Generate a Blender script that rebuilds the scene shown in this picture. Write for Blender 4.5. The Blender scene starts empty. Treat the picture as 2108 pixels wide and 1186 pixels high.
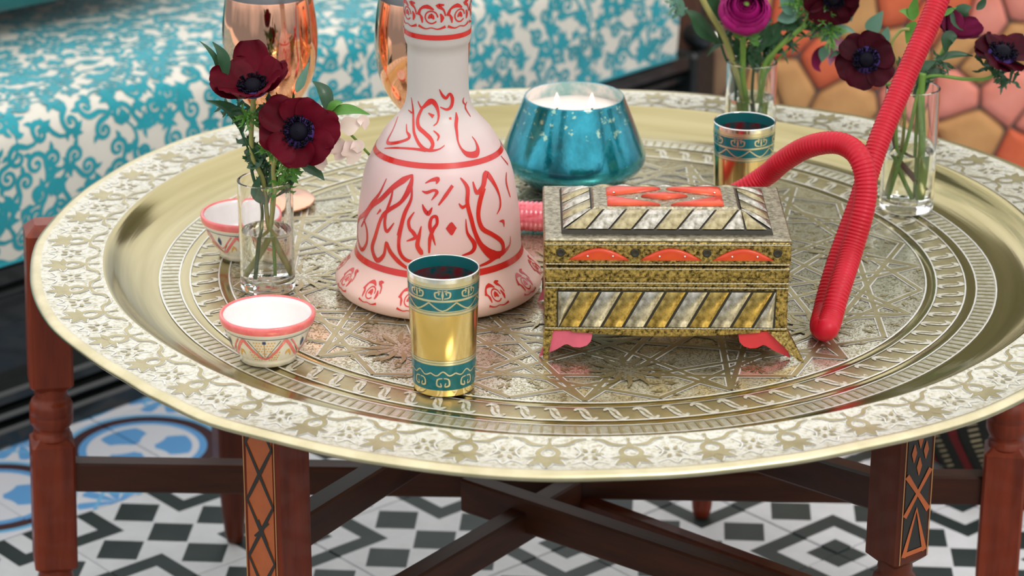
import bpy, math, random
from math import sin, cos, pi, sqrt, atan2, hypot, radians
from mathutils import Vector, Matrix
random.seed(7)
SC = bpy.context.scene
COL = SC.collection

# ---------------------------------------------------------------- camera, sky, exposure
FPX = 5509.46; PITCH = 0.368726; ROLL = 0.00456; CAMZ = 1.272659
_F = Vector((0, cos(PITCH), -sin(PITCH))); _R0 = Vector((1, 0, 0)); _U0 = _R0.cross(_F)
_R = _R0 * cos(ROLL) + _U0 * sin(ROLL); _U = -_R0 * sin(ROLL) + _U0 * cos(ROLL)
CAMP = Vector((0, 0, CAMZ))
cam = bpy.data.cameras.new('camera'); camo = bpy.data.objects.new('camera', cam); COL.objects.link(camo)
camo.matrix_world = Matrix(((_R.x, _U.x, -_F.x, 0), (_R.y, _U.y, -_F.y, 0), (_R.z, _U.z, -_F.z, CAMZ), (0, 0, 0, 1)))
cam.sensor_fit = 'HORIZONTAL'; cam.sensor_width = 36; cam.lens = FPX / 2108 * 36
cam.clip_start = .05; cam.clip_end = 200
cam.dof.use_dof = True; cam.dof.focus_distance = 2.18; cam.dof.aperture_fstop = 8.0
SC.camera = camo
SC.view_settings.view_transform = 'Standard'; SC.view_settings.look = 'None'
SC.view_settings.gamma = 1; SC.view_settings.use_curve_mapping = False
SC.view_settings.exposure = 0.05

def ray(x, y): return _F + _R * ((x - 1054) / FPX) - _U * ((y - 593) / FPX)
def at(x, y, z):            # point of the photograph lying at height z
    d = ray(x, y); return CAMP + d * ((z - CAMZ) / d.z)
def atY(x, y, Y):           # point of the photograph lying at distance Y
    d = ray(x, y); return CAMP + d * (Y / d.y)

world = bpy.data.worlds.new('sky'); SC.world = world; world.use_nodes = True
nt = world.node_tree; nt.nodes.clear()
wo = nt.nodes.new('ShaderNodeOutputWorld'); bg = nt.nodes.new('ShaderNodeBackground')
tc = nt.nodes.new('ShaderNodeTexCoord'); sx = nt.nodes.new('ShaderNodeSeparateXYZ')
rp = nt.nodes.new('ShaderNodeValToRGB'); nz = nt.nodes.new('ShaderNodeTexNoise')
nz.inputs['Scale'].default_value = 2.2; nz.inputs['Detail'].default_value = 3
nt.links.new(tc.outputs['Generated'], sx.inputs[0]); nt.links.new(tc.outputs['Generated'], nz.inputs['Vector'])
ma = nt.nodes.new('ShaderNodeMath'); ma.operation = 'MULTIPLY_ADD'; ma.inputs[1].default_value = .5; 
nt.links.new(nz.outputs['Fac'], ma.inputs[0]); nt.links.new(sx.outputs['Z'], ma.inputs[2])
nt.links.new(ma.outputs[0], rp.inputs[0])
rp.color_ramp.elements[0].position = .15; rp.color_ramp.elements[0].color = (.20, .23, .25, 1)
rp.color_ramp.elements[1].position = .62; rp.color_ramp.elements[1].color = (1.0, 1.0, .99, 1)
nt.links.new(rp.outputs[0], bg.inputs['Color']); bg.inputs['Strength'].default_value = 1.4
nt.links.new(bg.outputs[0], wo.inputs[0])
sun = bpy.data.lights.new('hazy_sun', 'SUN'); sun.energy = 1.0; sun.angle = radians(18); sun.color = (1, .96, .9)
suno = bpy.data.objects.new('hazy_sun', sun); COL.objects.link(suno)
suno.rotation_euler = (radians(42), radians(8), radians(25)); suno.location = (0, 0, 4)

# ---------------------------------------------------------------- node expressions
class X:
    def __init__(s, T, k): s.T = T; s.k = k
    def _m(s, op, *a):
        n = s.T.nodes.new('ShaderNodeMath'); n.operation = op
        for i, q in enumerate((s,) + a):
            if isinstance(q, X): s.T.links.new(q.k, n.inputs[i])
            else: n.inputs[i].default_value = q
        return X(s.T, n.outputs[0])
    def __add__(s, o): return s._m('ADD', o)
    __radd__ = __add__
    def __sub__(s, o): return s._m('SUBTRACT', o)
    def __rsub__(s, o): return (s * -1) + o
    def __mul__(s, o): return s._m('MULTIPLY', o)
    __rmul__ = __mul__
    def lt(s, o): return s._m('LESS_THAN', o)
    def gt(s, o): return s._m('GREATER_THAN', o)
    def abs(s): return s._m('ABSOLUTE')
    def mn(s, o): return s._m('MINIMUM', o)
    def mx(s, o): return s._m('MAXIMUM', o)
    def sqrt(s): return s._m('SQRT')
    def floor(s): return s._m('FLOOR')
    def mod(s, o): return s._m('FLOORED_MODULO', o)
    def sin(s): return s._m('SINE')
    def at2(s, o): return s._m('ARCTAN2', o)
    def band(s, a, b): return s.gt(a) * s.lt(b)
def xyz(T, kind='Object'):
    t = T.nodes.new('ShaderNodeTexCoord'); q = T.nodes.new('ShaderNodeSeparateXYZ'); T.links.new(t.outputs[kind], q.inputs[0])
    return [X(T, q.outputs[i]) for i in range(3)]
def newmat(name):
    m = bpy.data.materials.new(name); m.use_nodes = True
    return m, m.node_tree, m.node_tree.nodes['Principled BSDF']
def mixc(T, fac, a, b):
    n = T.nodes.new('ShaderNodeMix'); n.data_type = 'RGBA'
    if isinstance(fac, X): fac = fac.k
    if isinstance(fac, (int, float)): n.inputs[0].default_value = fac
    else: T.links.new(fac, n.inputs[0])
    for i, c in ((6, a), (7, b)):
        if isinstance(c, tuple): n.inputs[i].default_value = (*c, 1)
        else: T.links.new(c, n.inputs[i])
    return n.outputs[2]
def noise(T, scale, detail=4, rough=.6, stretch=None, coord='Object', dist=0):
    t = T.nodes.new('ShaderNodeTexCoord'); n = T.nodes.new('ShaderNodeTexNoise')
    n.inputs['Scale'].default_value = scale; n.inputs['Detail'].default_value = detail
    n.inputs['Roughness'].default_value = rough; n.inputs['Distortion'].default_value = dist
    if stretch:
        mp = T.nodes.new('ShaderNodeMapping'); mp.inputs['Scale'].default_value = stretch
        T.links.new(t.outputs[coord], mp.inputs[0]); T.links.new(mp.outputs[0], n.inputs['Vector'])
    else: T.links.new(t.outputs[coord], n.inputs['Vector'])
    return n.outputs['Fac']
def ramp(T, fac, stops):
    n = T.nodes.new('ShaderNodeValToRGB'); e = n.color_ramp.elements
    while len(e) < len(stops): e.new(.5)
    for q, (p, c) in zip(e, stops): q.position = p; q.color = (*c, 1)
    T.links.new(fac.k if isinstance(fac, X) else fac, n.inputs[0]); return n.outputs[0]
def bump(T, B, h, strength=.3, dist=.001):
    n = T.nodes.new('ShaderNodeBump'); n.inputs['Strength'].default_value = strength; n.inputs['Distance'].default_value = dist
    T.links.new(h.k if isinstance(h, X) else h, n.inputs['Height']); T.links.new(n.outputs[0], B.inputs['Normal'])
def setc(T, B, c):
    if isinstance(c, tuple): B.inputs['Base Color'].default_value = (*c, 1)
    else: T.links.new(c, B.inputs['Base Color'])
def mat(name, col, rough=.5, metal=0, var=None, vscale=60, stretch=None, bmp=0, bdist=.001, coat=0, spec=.5, sheen=0, trans=0, ior=1.45):
    m, T, B = newmat(name)
    B.inputs['Roughness'].default_value = rough; B.inputs['Metallic'].default_value = metal
    B.inputs['Coat Weight'].default_value = coat; B.inputs['Specular IOR Level'].default_value = spec
    B.inputs['Sheen Weight'].default_value = sheen; B.inputs['Transmission Weight'].default_value = trans; B.inputs['IOR'].default_value = ior
    if var is None and not trans: var = tuple(c * .86 for c in col)
    if var is not None:
        n = noise(T, vscale, stretch=stretch)
        setc(T, B, ramp(T, n, [(.35, var), (.65, col)]))
        if bmp: bump(T, B, n, bmp, bdist)
    else: setc(T, B, col)
    return m

M = {}
def spun_brass():
    m, T, B = newmat('spun_brass'); x, y, z = xyz(T)
    r = (x * x + y * y).sqrt(); th = x.at2(y)
    cb = T.nodes.new('ShaderNodeCombineXYZ'); T.links.new((r * 90).k, cb.inputs[0]); T.links.new((th * 1.6).k, cb.inputs[1])
    n = T.nodes.new('ShaderNodeTexNoise'); n.inputs['Scale'].default_value = 1.0; n.inputs['Detail'].default_value = 3; T.links.new(cb.outputs[0], n.inputs['Vector'])
    setc(T, B, ramp(T, n.outputs['Fac'], [(.3, (.37, .315, .15)), (.7, (.50, .43, .235))]))
    B.inputs['Metallic'].default_value = 1; B.inputs['Roughness'].default_value = .15; bump(T, B, n.outputs['Fac'], .35, .0014); return m
M['brass'] = spun_brass()
M['brassedge'] = mat('rolled_brass_edge', (.74, .66, .44), .3, 1, var=(.60, .53, .33), vscale=30)
M['brasspat'] = mat('brass_relief', (.50, .44, .26), .36, .9, var=(.40, .345, .19), vscale=60)
def silver_ground():
    m, T, B = newmat('engraved_silver_ground')
    n1 = noise(T, 260, 2, .6); n2 = noise(T, 700, 2, .5)
    c = ramp(T, n1, [(.34, (.46, .42, .29)), (.44, (.60, .575, .47)), (.6, (.70, .685, .61))])
    setc(T, B, c); B.inputs['Metallic'].default_value = .55; B.inputs['Roughness'].default_value = .42
    bump(T, B, n1, .3, .0008); return m
M['silver'] = silver_ground()
def field_ground():
    m, T, B = newmat('chased_floral_ground')
    n1 = noise(T, 250, 2, .5, dist=2.2); n2 = noise(T, 12, 3, .6)
    f = ramp(T, n1, [(.0, (0, 0, 0)), (.455, (0, 0, 0)), (.485, (1, 1, 1)), (1, (1, 1, 1))])
    pale = ramp(T, n2, [(.3, (.60, .58, .46)), (.7, (.70, .69, .59))]); ol = ramp(T, n2, [(.3, (.27, .235, .12)), (.7, (.36, .315, .18))])
    setc(T, B, mixc(T, f, ol, pale)); B.inputs['Metallic'].default_value = .85; B.inputs['Roughness'].default_value = .24
    bump(T, B, f, .35, .0005); return m
M['field'] = field_ground()
M['comb'] = mat('comb_ring_silver', (.70, .69, .60), .35, .8, var=(.5, .47, .33), vscale=180)
M['line'] = mat('white_engraved_line', (.80, .80, .76), .4, .5)
M['copper'] = mat('polished_copper', (.93, .50, .34), .06, 1, var=(.91, .47, .31), vscale=6)
M['steel'] = mat('brushed_steel', (.16, .165, .17), .3, 1)
M['glass'] = mat('clear_glass', (1, 1, 1), 0, 0, trans=1, ior=1.45)
M['water'] = mat('water', (.97, 1, .98), 0, 0, trans=1, ior=1.33)
M['gold'] = mat('gold_gilding', (.86, .66, .30), .16, 1, var=(.80, .62, .30), vscale=25)
M['goldpat'] = mat('pale_gold_pattern', (.80, .72, .48), .3, .9)
M['tealband'] = mat('teal_enamel', (.0, .115, .125), .2, .35, var=(.005, .16, .21), vscale=30, coat=.3)
M['inside'] = mat('inside_painted_reflection', (.30, .03, .04), .2, .6, var=(.01, .12, .13), vscale=140)  # red and teal mottling paints the hookah's reflection inside the tumbler
M['handle'] = mat('pink_handle_painted_gloss', (.80, .22, .27), .22, 0, var=(.60, .01, .03), vscale=70, stretch=(.5, 1, 2.2), coat=.6)  # stretched pale streaks paint gloss into the pink
M['tealin'] = mat('teal_glass_inside', (.01, .20, .21), .12, .5, var=(.03, .2, .22), vscale=40, coat=.5)
M['silverrim'] = mat('silver_rim', (.85, .84, .80), .15, 1)
M['white'] = mat('white_glaze', (.80, .76, .745), .22, 0, coat=.3, var=(.77, .73, .71))
M['cream'] = mat('cream_glaze', (.83, .77, .65), .25, 0, coat=.6)
M['coral'] = mat('coral_glaze', (.78, .13, .14), .3, 0, coat=.5, var=(.84, .22, .2), vscale=90)
M['inkdark'] = mat('dark_glaze_line', (.03, .04, .06), .35)
M['ochre'] = mat('ochre_glaze', (.80, .42, .10), .4)
M['navy'] = mat('navy_glaze', (.03, .05, .16), .35)
M['redprint'] = mat('red_enamel', (.52, .015, .015), .25, 0, coat=.3, var=(.62, .03, .02), vscale=18)
M['redhose'] = mat('red_hose_wrap', (.44, .003, .014), .42, 0, var=(.52, .006, .024), vscale=45, spec=.35)
M['darkwood'] = mat('dark_red_wood', (.105, .020, .007), .42, 0, var=(.075, .016, .007), vscale=14, stretch=(5, 5, .6), coat=.08, spec=.3, bmp=.2)
M['railwood'] = mat('brown_rail_wood', (.062, .018, .008), .45, 0, var=(.034, .011, .006), vscale=14, stretch=(.6, 5, 5), coat=.0, spec=.25, bmp=.15)
M['redwood'] = mat('reddish_leg_wood', (.205, .030, .009), .4, 0, var=(.12, .017, .006), vscale=16, stretch=(5, 5, .5), coat=.12, spec=.3, bmp=.2)
M['woodworn'] = mat('worn_edge_wood', (.42, .20, .07), .5)
M['inlayorange'] = mat('orange_inlay', (.45, .10, .02), .4, coat=.3)
M['inlayblack'] = mat('black_inlay', (.014, .011, .009), .4, coat=.3)
M['blacklac'] = mat('black_lacquer', (.010, .012, .012), .28, 0, coat=.3, var=(.006, .008, .008))
M['fabric'] = mat('ivory_cotton', (.63, .60, .53), .85, 0, var=(.58, .55, .48), vscale=8, sheen=.1)
M['fabteal'] = mat('teal_print', (.0, .225, .27), .75, 0, var=(.004, .29, .35), vscale=14, sheen=.2)
M['satin'] = mat('teal_satin', (.0, .14, .15), .4, 0, sheen=.1, var=(.0, .20, .20), vscale=12)
M['satinpat'] = mat('bronze_brocade', (.27, .22, .12), .5)
M['mortar'] = mat('dark_mortar', (.13, .10, .09), .9, bmp=.4, bdist=.003)
M['plaster'] = mat('olive_plaster', (.23, .215, .13), .9, var=(.17, .16, .09), vscale=3, bmp=.3, bdist=.003)
M['stonered'] = mat('red_stone', (.62, .13, .05), .7, var=(.52, .09, .035), vscale=16, bmp=.4, bdist=.004)
M['stonepink'] = mat('salmon_stone', (.72, .26, .20), .7, var=(.62, .19, .13), vscale=16, bmp=.4, bdist=.004)
M['stonetan'] = mat('tan_stone', (.52, .27, .10), .7, var=(.42, .20, .07), vscale=16, bmp=.4, bdist=.004)
M['stonedim'] = mat('umber_stone', (.25, .15, .08), .8, var=(.18, .10, .06), vscale=16, bmp=.4, bdist=.004)
M['post'] = mat('brown_post_wood', (.085, .032, .016), .6, var=(.05, .02, .01), vscale=12, stretch=(4, 4, .5))
M['grout'] = mat('grey_grout', (.22, .24, .23), .9)
M['boxgold'] = mat('antiqued_brass_sheet', (.62, .45, .15), .34, 1, var=(.045, .034, .014), vscale=380, bmp=.5)
M['boxpale'] = mat('antiqued_nickel_sheet', (.50, .45, .33), .38, 1, var=(.20, .17, .11), vscale=260, bmp=.4)
M['stripgold'] = mat('gold_strip', (.66, .47, .15), .3, 1, var=(.20, .14, .04), vscale=150, bmp=.4)
M['stripsilver'] = mat('silver_strip', (.72, .68, .60), .32, 1, var=(.26, .235, .18), vscale=150, bmp=.4)
M['strippale'] = mat('pale_gold_strip', (.56, .48, .29), .33, 1, var=(.26, .21, .11), vscale=130, bmp=.4)
M['boxdark'] = mat('dark_patina_gap_shade', (.05, .045, .035), .5, .6)  # patina tone, also painted shade in the gaps between strips
M['bead'] = mat('beaded_wire', (.50, .46, .34), .4, .9)
M['jewel'] = mat('orange_bone_inlay', (.68, .085, .012), .32, 0, coat=.15, var=(.50, .02, .012), vscale=22)
M['rosefoot'] = mat('rose_painted_wood', (.72, .13, .20), .5)
M['redfoot'] = mat('red_painted_wood', (.66, .04, .05), .45)
M['wax'] = mat('pale_wax', (.92, .83, .78), .5, 0, var=(.88, .76, .70), vscale=20)
M['liner'] = mat('silvered_liner', (.86, .80, .76), .35, .3, var=(.30, .50, .48), vscale=55)
M['petal'] = mat('burgundy_petal', (.115, .0005, .010), .55, 0, var=(.06, .0003, .005), vscale=35, spec=.12)
M['petaldk'] = mat('dark_wine_petal', (.050, .0005, .007), .55, 0, var=(.026, .0004, .004), vscale=35, spec=.12)
M['petalplum'] = mat('plum_petal', (.20, .014, .07), .55, 0, var=(.13, .01, .04), vscale=35, spec=.12)
M['petalmag'] = mat('magenta_petal', (.33, .008, .14), .5, 0, var=(.20, .004, .08), vscale=40, spec=.2)
M['petalpink'] = mat('blush_petal', (.80, .60, .56), .5, 0, var=(.72, .62, .48), vscale=30)
M['petallil'] = mat('lilac_petal', (.48, .20, .33), .5, 0, var=(.2, .04, .1), vscale=40)
M['violet'] = mat('violet_ring', (.05, .025, .14), .6, spec=.2)
M['stamen'] = mat('black_stamen', (.005, .004, .010), .7, spec=.15)
M['leaf'] = mat('dark_green_leaf', (.024, .085, .032), .42, 0, var=(.015, .055, .02), vscale=30, coat=.15)
M['leafgrey'] = mat('grey_green_leaf', (.12, .25, .18), .5, 0, var=(.08, .19, .13), vscale=30)
M['leafbr'] = mat('bright_green_leaf', (.10, .26, .035), .45, 0, var=(.05, .17, .02), vscale=30)
M['stem'] = mat('green_stem', (.17, .30, .05), .45, 0, var=(.11, .24, .04), vscale=30)
M['stemol'] = mat('olive_stem', (.35, .33, .11), .45, 0, var=(.24, .26, .07), vscale=30)
M['stembr'] = mat('brown_stem', (.12, .035, .03), .5)
M['kred'] = mat('kilim_red', (.16, .012, .014), .95)
M['kblack'] = mat('kilim_black', (.018, .02, .016), .95)
M['kcream'] = mat('kilim_cream', (.38, .31, .19), .95)
m, T, B = newmat('candle_flame'); B.inputs['Emission Color'].default_value = (1, .86, .66, 1); B.inputs['Emission Strength'].default_value = 1.1
B.inputs['Base Color'].default_value = (1, .9, .8, 1); M['flame'] = m

def candle_teal():
    m, T, B = newmat('mottled_teal_mercury_glass')
    n1 = noise(T, 34, 5, .7, stretch=(1, 1, .6)); n2 = noise(T, 130, 4, .7)
    x, y, z = xyz(T)
    base = ramp(T, n1, [(.3, (.0, .10, .12)), (.48, (.0, .21, .28)), (.7, (.02, .34, .46))])
    sp = X(T, n2).gt(.60) * z.gt(.060)
    setc(T, B, mixc(T, sp, base, (.35, .55, .42)))
    B.inputs['Metallic'].default_value = .75; B.inputs['Roughness'].default_value = .16; B.inputs['Coat Weight'].default_value = .6
    bump(T, B, n1, .3, .002); return m
M['candleteal'] = candle_teal()
def frost():
    m, T, B = newmat('frosted_pink_glass')
    x, y, z = xyz(T); zz = z * 4
    setc(T, B, ramp(T, zz, [(.0, (.74, .50, .42)), (.30, (.70, .46, .44)), (.5, (.66, .48, .47)), (.68, (.54, .49, .46))]))
    B.inputs['Roughness'].default_value = .42; B.inputs['Subsurface Weight'].default_value = .3
    B.inputs['Subsurface Radius'].default_value = (.02, .012, .012); B.inputs['Subsurface Scale'].default_value = .5
    B.inputs['Coat Weight'].default_value = .12; B.inputs['Coat Roughness'].default_value = .25; return m
M['frost'] = frost()

def bw_tile():
    m, T, B = newmat('black_white_cement'); x, y, z = xyz(T)
    ax, ay = x.abs(), y.abs()
    mm = (.1 - ax).mx(.1 - ay)
    dia = mm.band(.0443, .0649).mx(mm.lt(.0229))
    u = (x + y) * .70711; v = (y - x) * .70711
    cu = ((u + .0675) * (1 / .045)).floor(); cv = ((v + .0675) * (1 / .045)).floor()
    par = (cu + cv).mod(2).lt(.5)
    fu = ((u + .0675).mod(.045) - .0225).abs(); fv = ((v + .0675).mod(.045) - .0225).abs()
    chk = par * u.abs().lt(.0675) * v.abs().lt(.0675) * fu.mx(fv).lt(.0213)
    blk = dia.mx(chk)
    n = noise(T, 25, 5); w = ramp(T, n, [(.3, (.56, .56, .57)), (.7, (.66, .66, .68))]); b = ramp(T, n, [(.3, (.012, .021, .020)), (.7, (.022, .033, .031))])
    setc(T, B, mixc(T, blk, w, b)); B.inputs['Roughness'].default_value = .5; return m
def blue_tile():
    m, T, B = newmat('blue_patterned_cement'); x, y, z = xyz(T)
    ax, ay = x.abs(), y.abs(); q = .1 - ay
    d = (x * x + q * q).sqrt()
    th = x.at2(q)
    blue = (.12, .33, .62); lb = (.16, .42, .66); br = (.055, .022, .025); wh = (.64, .64, .68)
    petal = d.band(.014, .056) * ((th * 3).sin() * .5 + .5 - (d - .038).abs() * 22).gt(.22)
    c = mixc(T, d.lt(.094), wh, lb)
    c = mixc(T, d.lt(.087), c, br); c = mixc(T, d.lt(.073), c, blue); c = mixc(T, d.lt(.064), c, wh)
    c = mixc(T, petal, c, blue)
    e = .1 - ax; d2 = (e * e + y * y).sqrt(); t2 = e.at2(y)
    pt = d2.lt(.045) * ((t2 * 4).sin().abs() - d2 * 14).gt(.15) * d.gt(.1)
    c = mixc(T, pt, c, blue)
    ring = ((ax - .1).abs() + ay - .03).abs().lt(.003) * d.gt(.1); c = mixc(T, ring, c, lb)
    setc(T, B, c); B.inputs['Roughness'].default_value = .45; return m
M['tbw'] = bw_tile(); M['tblue'] = blue_tile()

# ---------------------------------------------------------------- mesh helpers
LAYER = 0
class MB:
    def __init__(s): s.v = []; s.f = []; s.m = []; s.s = []; s.slots = []
    def mi(s, mt):
        if mt not in s.slots: s.slots.append(mt)
        return s.slots.index(mt)
    def add(s, vs, fs, mt, smooth=True):
        o = len(s.v); s.v += [tuple(p) for p in vs]; k = s.mi(mt)
        for f in fs: s.f.append(tuple(i + o for i in f)); s.m.append(k); s.s.append(smooth)
    def box(s, c, d, mt, rot=None, bev=0):
        hx, hy, hz = d[0] / 2, d[1] / 2, d[2] / 2; c = Vector(c)
        b = min(bev, hx * .9, hy * .9, hz * .9)
        if b <= 0:
            vs = [Vector((sx * hx, sy * hy, sz * hz)) for sz in (-1, 1) for sy in (-1, 1) for sx in (-1, 1)]
            fs = [(0, 2, 3, 1), (4, 5, 7, 6), (0, 1, 5, 4), (2, 6, 7, 3), (0, 4, 6, 2), (1, 3, 7, 5)]
        else:
            vs = []; fs = []; idx = {}
            for sz in (-1, 1):
                for sy in (-1, 1):
                    for sx in (-1, 1):
                        for k in range(3):
                            p = [sx * (hx - b), sy * (hy - b), sz * (hz - b)]; p[k] = (sx, sy, sz)[k] * (hx, hy, hz)[k]
                            idx[(sx, sy, sz, k)] = len(vs); vs.append(Vector(p))
            for k in range(3):
                o = [a for a in range(3) if a != k]
                for sg in (-1, 1):
                    loop = []
                    for a, bb in ((-1, -1), (1, -1), (1, 1), (-1, 1)):
                        t = [0, 0, 0]; t[k] = sg; t[o[0]] = a; t[o[1]] = bb; loop.append(idx[(*t, k)])
                    fs.append(tuple(loop))
            for k in range(3):
                o = [a for a in range(3) if a != k]
                for a in (-1, 1):
                    for bb in (-1, 1):
                        t1 = [0, 0, 0]; t1[k] = -1; t1[o[0]] = a; t1[o[1]] = bb
                        t2 = list(t1); t2[k] = 1
                        fs.append((idx[(*t1, o[0])], idx[(*t2, o[0])], idx[(*t2, o[1])], idx[(*t1, o[1])]))
            for sz in (-1, 1):
                for sy in (-1, 1):
                    for sx in (-1, 1): fs.append(tuple(idx[(sx, sy, sz, k)] for k in range(3)))
        if rot is not None: vs = [rot @ v for v in vs]
        s.add([v + c for v in vs], fs, mt, False)
    def lathe(s, prof, mt, n=64, c=(0, 0, 0), mats=None, rf=None, crisp=0):
        if crisp:
            P2 = [prof[0]]; M2 = []
            for j in range(len(prof) - 1):
                (r0, z0), (r1, z1) = prof[j], prof[j + 1]; l = hypot(r1 - r0, z1 - z0); m_ = mats[j] if mats else mt
                if l > crisp * 3:
                    for t in (crisp / l, 1 - crisp / l): P2.append((r0 + (r1 - r0) * t, z0 + (z1 - z0) * t)); M2.append(m_)
                P2.append((r1, z1)); M2.append(m_)
            prof, mats = P2, M2
        vs = []; fs = []
        for r, z in prof:
            for i in range(n):
                a = 2 * pi * i / n; k = rf(r, a) if rf else 1
                vs.append((c[0] + r * k * cos(a), c[1] + r * k * sin(a), c[2] + z))
        for j in range(len(prof) - 1):
            mm = mats[j] if mats else mt
            s.add([], [], mm)
            fj = [(j * n + i, j * n + (i + 1) % n, (j + 1) * n + (i + 1) % n, (j + 1) * n + i) for i in range(n)]
            fs.append((fj, mm))
        o = len(s.v); s.v += vs
        for fj, mm in fs:
            k = s.mi(mm)
            for f in fj: s.f.append(tuple(i + o for i in f)); s.m.append(k); s.s.append(True)
    def tube(s, pts, rad, mt, n=12, cap=True):
        pts = [Vector(p) for p in pts]; N = len(pts)
        rr = rad if isinstance(rad, (list, tuple)) else [rad] * N
        up = Vector((0.13, 0.27, 1)); vs = []; prev = None
        for i, p in enumerate(pts):
            t = (pts[min(i + 1, N - 1)] - pts[max(i - 1, 0)]).normalized()
            if prev is None:
                a = t.cross(up)
                if a.length < 1e-4: a = t.cross(Vector((1, 0, 0)))
                a.normalize()
            else: a = (prev - t * prev.dot(t)).normalized()
            prev = a; b = t.cross(a)
            for k in range(n):
                w = 2 * pi * k / n; vs.append(p + (a * cos(w) + b * sin(w)) * rr[i])
        fs = [(i * n + k, i * n + (k + 1) % n, (i + 1) * n + (k + 1) % n, (i + 1) * n + k) for i in range(N - 1) for k in range(n)]
        if cap: fs += [tuple(range(n - 1, -1, -1)), tuple((N - 1) * n + k for k in range(n))]
        s.add(vs, fs, mt)
    def ribbon(s, pts, wid, f, mt, sub=None):
        pts = smooth2(pts, sub) if sub else pts
        N = len(pts); L = []
        if not isinstance(wid, (list, tuple)): wid = (wid, wid)
        ws = [lerpl(wid, i / (N - 1)) for i in range(N)]
        vs = []
        for i in range(N):
            a = pts[max(i - 1, 0)]; b = pts[min(i + 1, N - 1)]; dx, dy = b[0] - a[0], b[1] - a[1]; l = hypot(dx, dy) or 1
            nx, ny = -dy / l * ws[i] / 2, dx / l * ws[i] / 2; p = pts[i]
            vs.append(f(p[0] + nx, p[1] + ny)); vs.append(f(p[0] - nx, p[1] - ny))
        global LAYER
        LAYER = (LAYER + 1) % 53; e = (LAYER + 1) * 2.6e-6 * getattr(f, 'sg', 1)
        V = [Vector(v) for v in vs]; W = []
        for i in range(N):
            j = min(i, N - 2); nm = (V[2 * j + 1] - V[2 * j]).cross(V[2 * j + 2] - V[2 * j])
            if nm.length < 1e-12: nm = (V[2 * j + 3] - V[2 * j + 2]).cross(V[2 * j + 2] - V[2 * j])
            nm = nm.normalized() * e if nm.length > 1e-14 else Vector(); W += [V[2 * i] + nm, V[2 * i + 1] + nm]
        s.add(W, [(2 * i, 2 * i + 1, 2 * i + 3, 2 * i + 2) for i in range(N - 1)], mt)
    def build(s, name, parent=None, loc=None, shade=None):
        me = bpy.data.meshes.new(name); me.from_pydata(s.v, [], s.f); me.update()
        for mt in s.slots: me.materials.append(M[mt])
        me.polygons.foreach_set('material_index', s.m); me.polygons.foreach_set('use_smooth', s.s)
        o = bpy.data.objects.new(name, me); COL.objects.link(o)
        if parent: o.parent = parent
        if loc is not None: o.location = loc
        return o
def lerpl(w, t):
    if len(w) == 1: return w[0]
    x = t * (len(w) - 1); i = min(int(x), len(w) - 2); return w[i] + (w[i + 1] - w[i]) * (x - i)
def smooth2(P, sub):
    out = []; n = len(P); D = len(P[0])
    for i in range(n - 1):
        p0, p1, p2, p3 = P[max(i - 1, 0)], P[i], P[i + 1], P[min(i + 2, n - 1)]
        for k in range(sub):
            t = k / sub
            out.append(tuple(.5 * (2 * p1[d] + (p2[d] - p0[d]) * t + (2 * p0[d] - 5 * p1[d] + 4 * p2[d] - p3[d]) * t * t + (3 * p1[d] - p0[d] - 3 * p2[d] + p3[d]) * t ** 3) for d in range(D)))
    out.append(tuple(P[-1])); return out
def tag(o, label=None, cat=None, group=None, kind=None):
    for k, v in (('label', label), ('category', cat), ('group', group), ('kind', kind)):
        if v: o[k] = v
    return o
def empty(name, loc=(0, 0, 0), rz=0):
    o = bpy.data.objects.new(name, None); o.location = loc; o.rotation_euler = (0, 0, rz); o.empty_display_size = .02; COL.objects.link(o); return o
def copy_tree(o, parent=None):
    c = o.copy(); COL.objects.link(c); c.parent = parent
    for ch in o.children: copy_tree(ch, c)
    return c
def link_copy(src, parent, loc, rz=0):
    c = src.copy(); COL.objects.link(c); c.parent = parent; c.location = loc; c.rotation_euler = (0, 0, rz); return c
def rprof(prof):
    def R(z):
        for (r0, z0), (r1, z1) in zip(prof, prof[1:]):
            if z0 <= z <= z1: return r0 + (r1 - r0) * ((z - z0) / (z1 - z0) if z1 > z0 else 0)
        return prof[-1][0] if z > prof[-1][1] else prof[0][0]
    return R
def revmap(R, rref, eps=.0002):       # (arc length, height) -> point on a surface of revolution; arc 0 faces the camera (-y)
    def f(s_, z):
        a = s_ / rref - pi / 2; r = R(z) + eps; return (r * cos(a), r * sin(a), z)
    return f

# ================================================================= FLOOR
LA = -0.0613009; OX, OY = .3428273, 2.5244634
def lat(i, j):
    h = .1414214; u, v = (i + j) * h, (j - i) * h
    return Vector((OX + u * cos(LA) - v * sin(LA), OY + u * sin(LA) + v * cos(LA), 0))
b = MB(); b.box((.2, 3.4, -.028), (6, 7, .05), 'grout'); floor_o = tag(b.build('floor'), kind='structure')
def tile_mesh(mt):
    b = MB(); b.box((0, 0, -.0045), (.1984, .1984, .009), mt, bev=.0007)
    return b.build('tile', floor_o)
proto = {'tbw': None, 'tblue': None}
for i in range(-9, 6):
    for j in range(-7, 8):
        c = (lat(i, j) + lat(i + 1, j + 1)) / 2
        if not (-1.25 < c.x < 1.35 and 1.75 < c.y < 4.1): continue
        if c.y < 2.2 and abs(c.x) > .8: continue
        k = 'tblue' if i < -3 else 'tbw'
        if proto[k] is None: t = proto[k] = tile_mesh(k)
        else: t = link_copy(proto[k], floor_o, (0, 0, 0))
        c.z = random.uniform(-.0006, .0006); t.location = c
        t.rotation_euler = (0, 0, LA - pi / 4 + (0 if k == 'tblue' else random.choice((0, pi / 2, pi, -pi / 2))))

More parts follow.
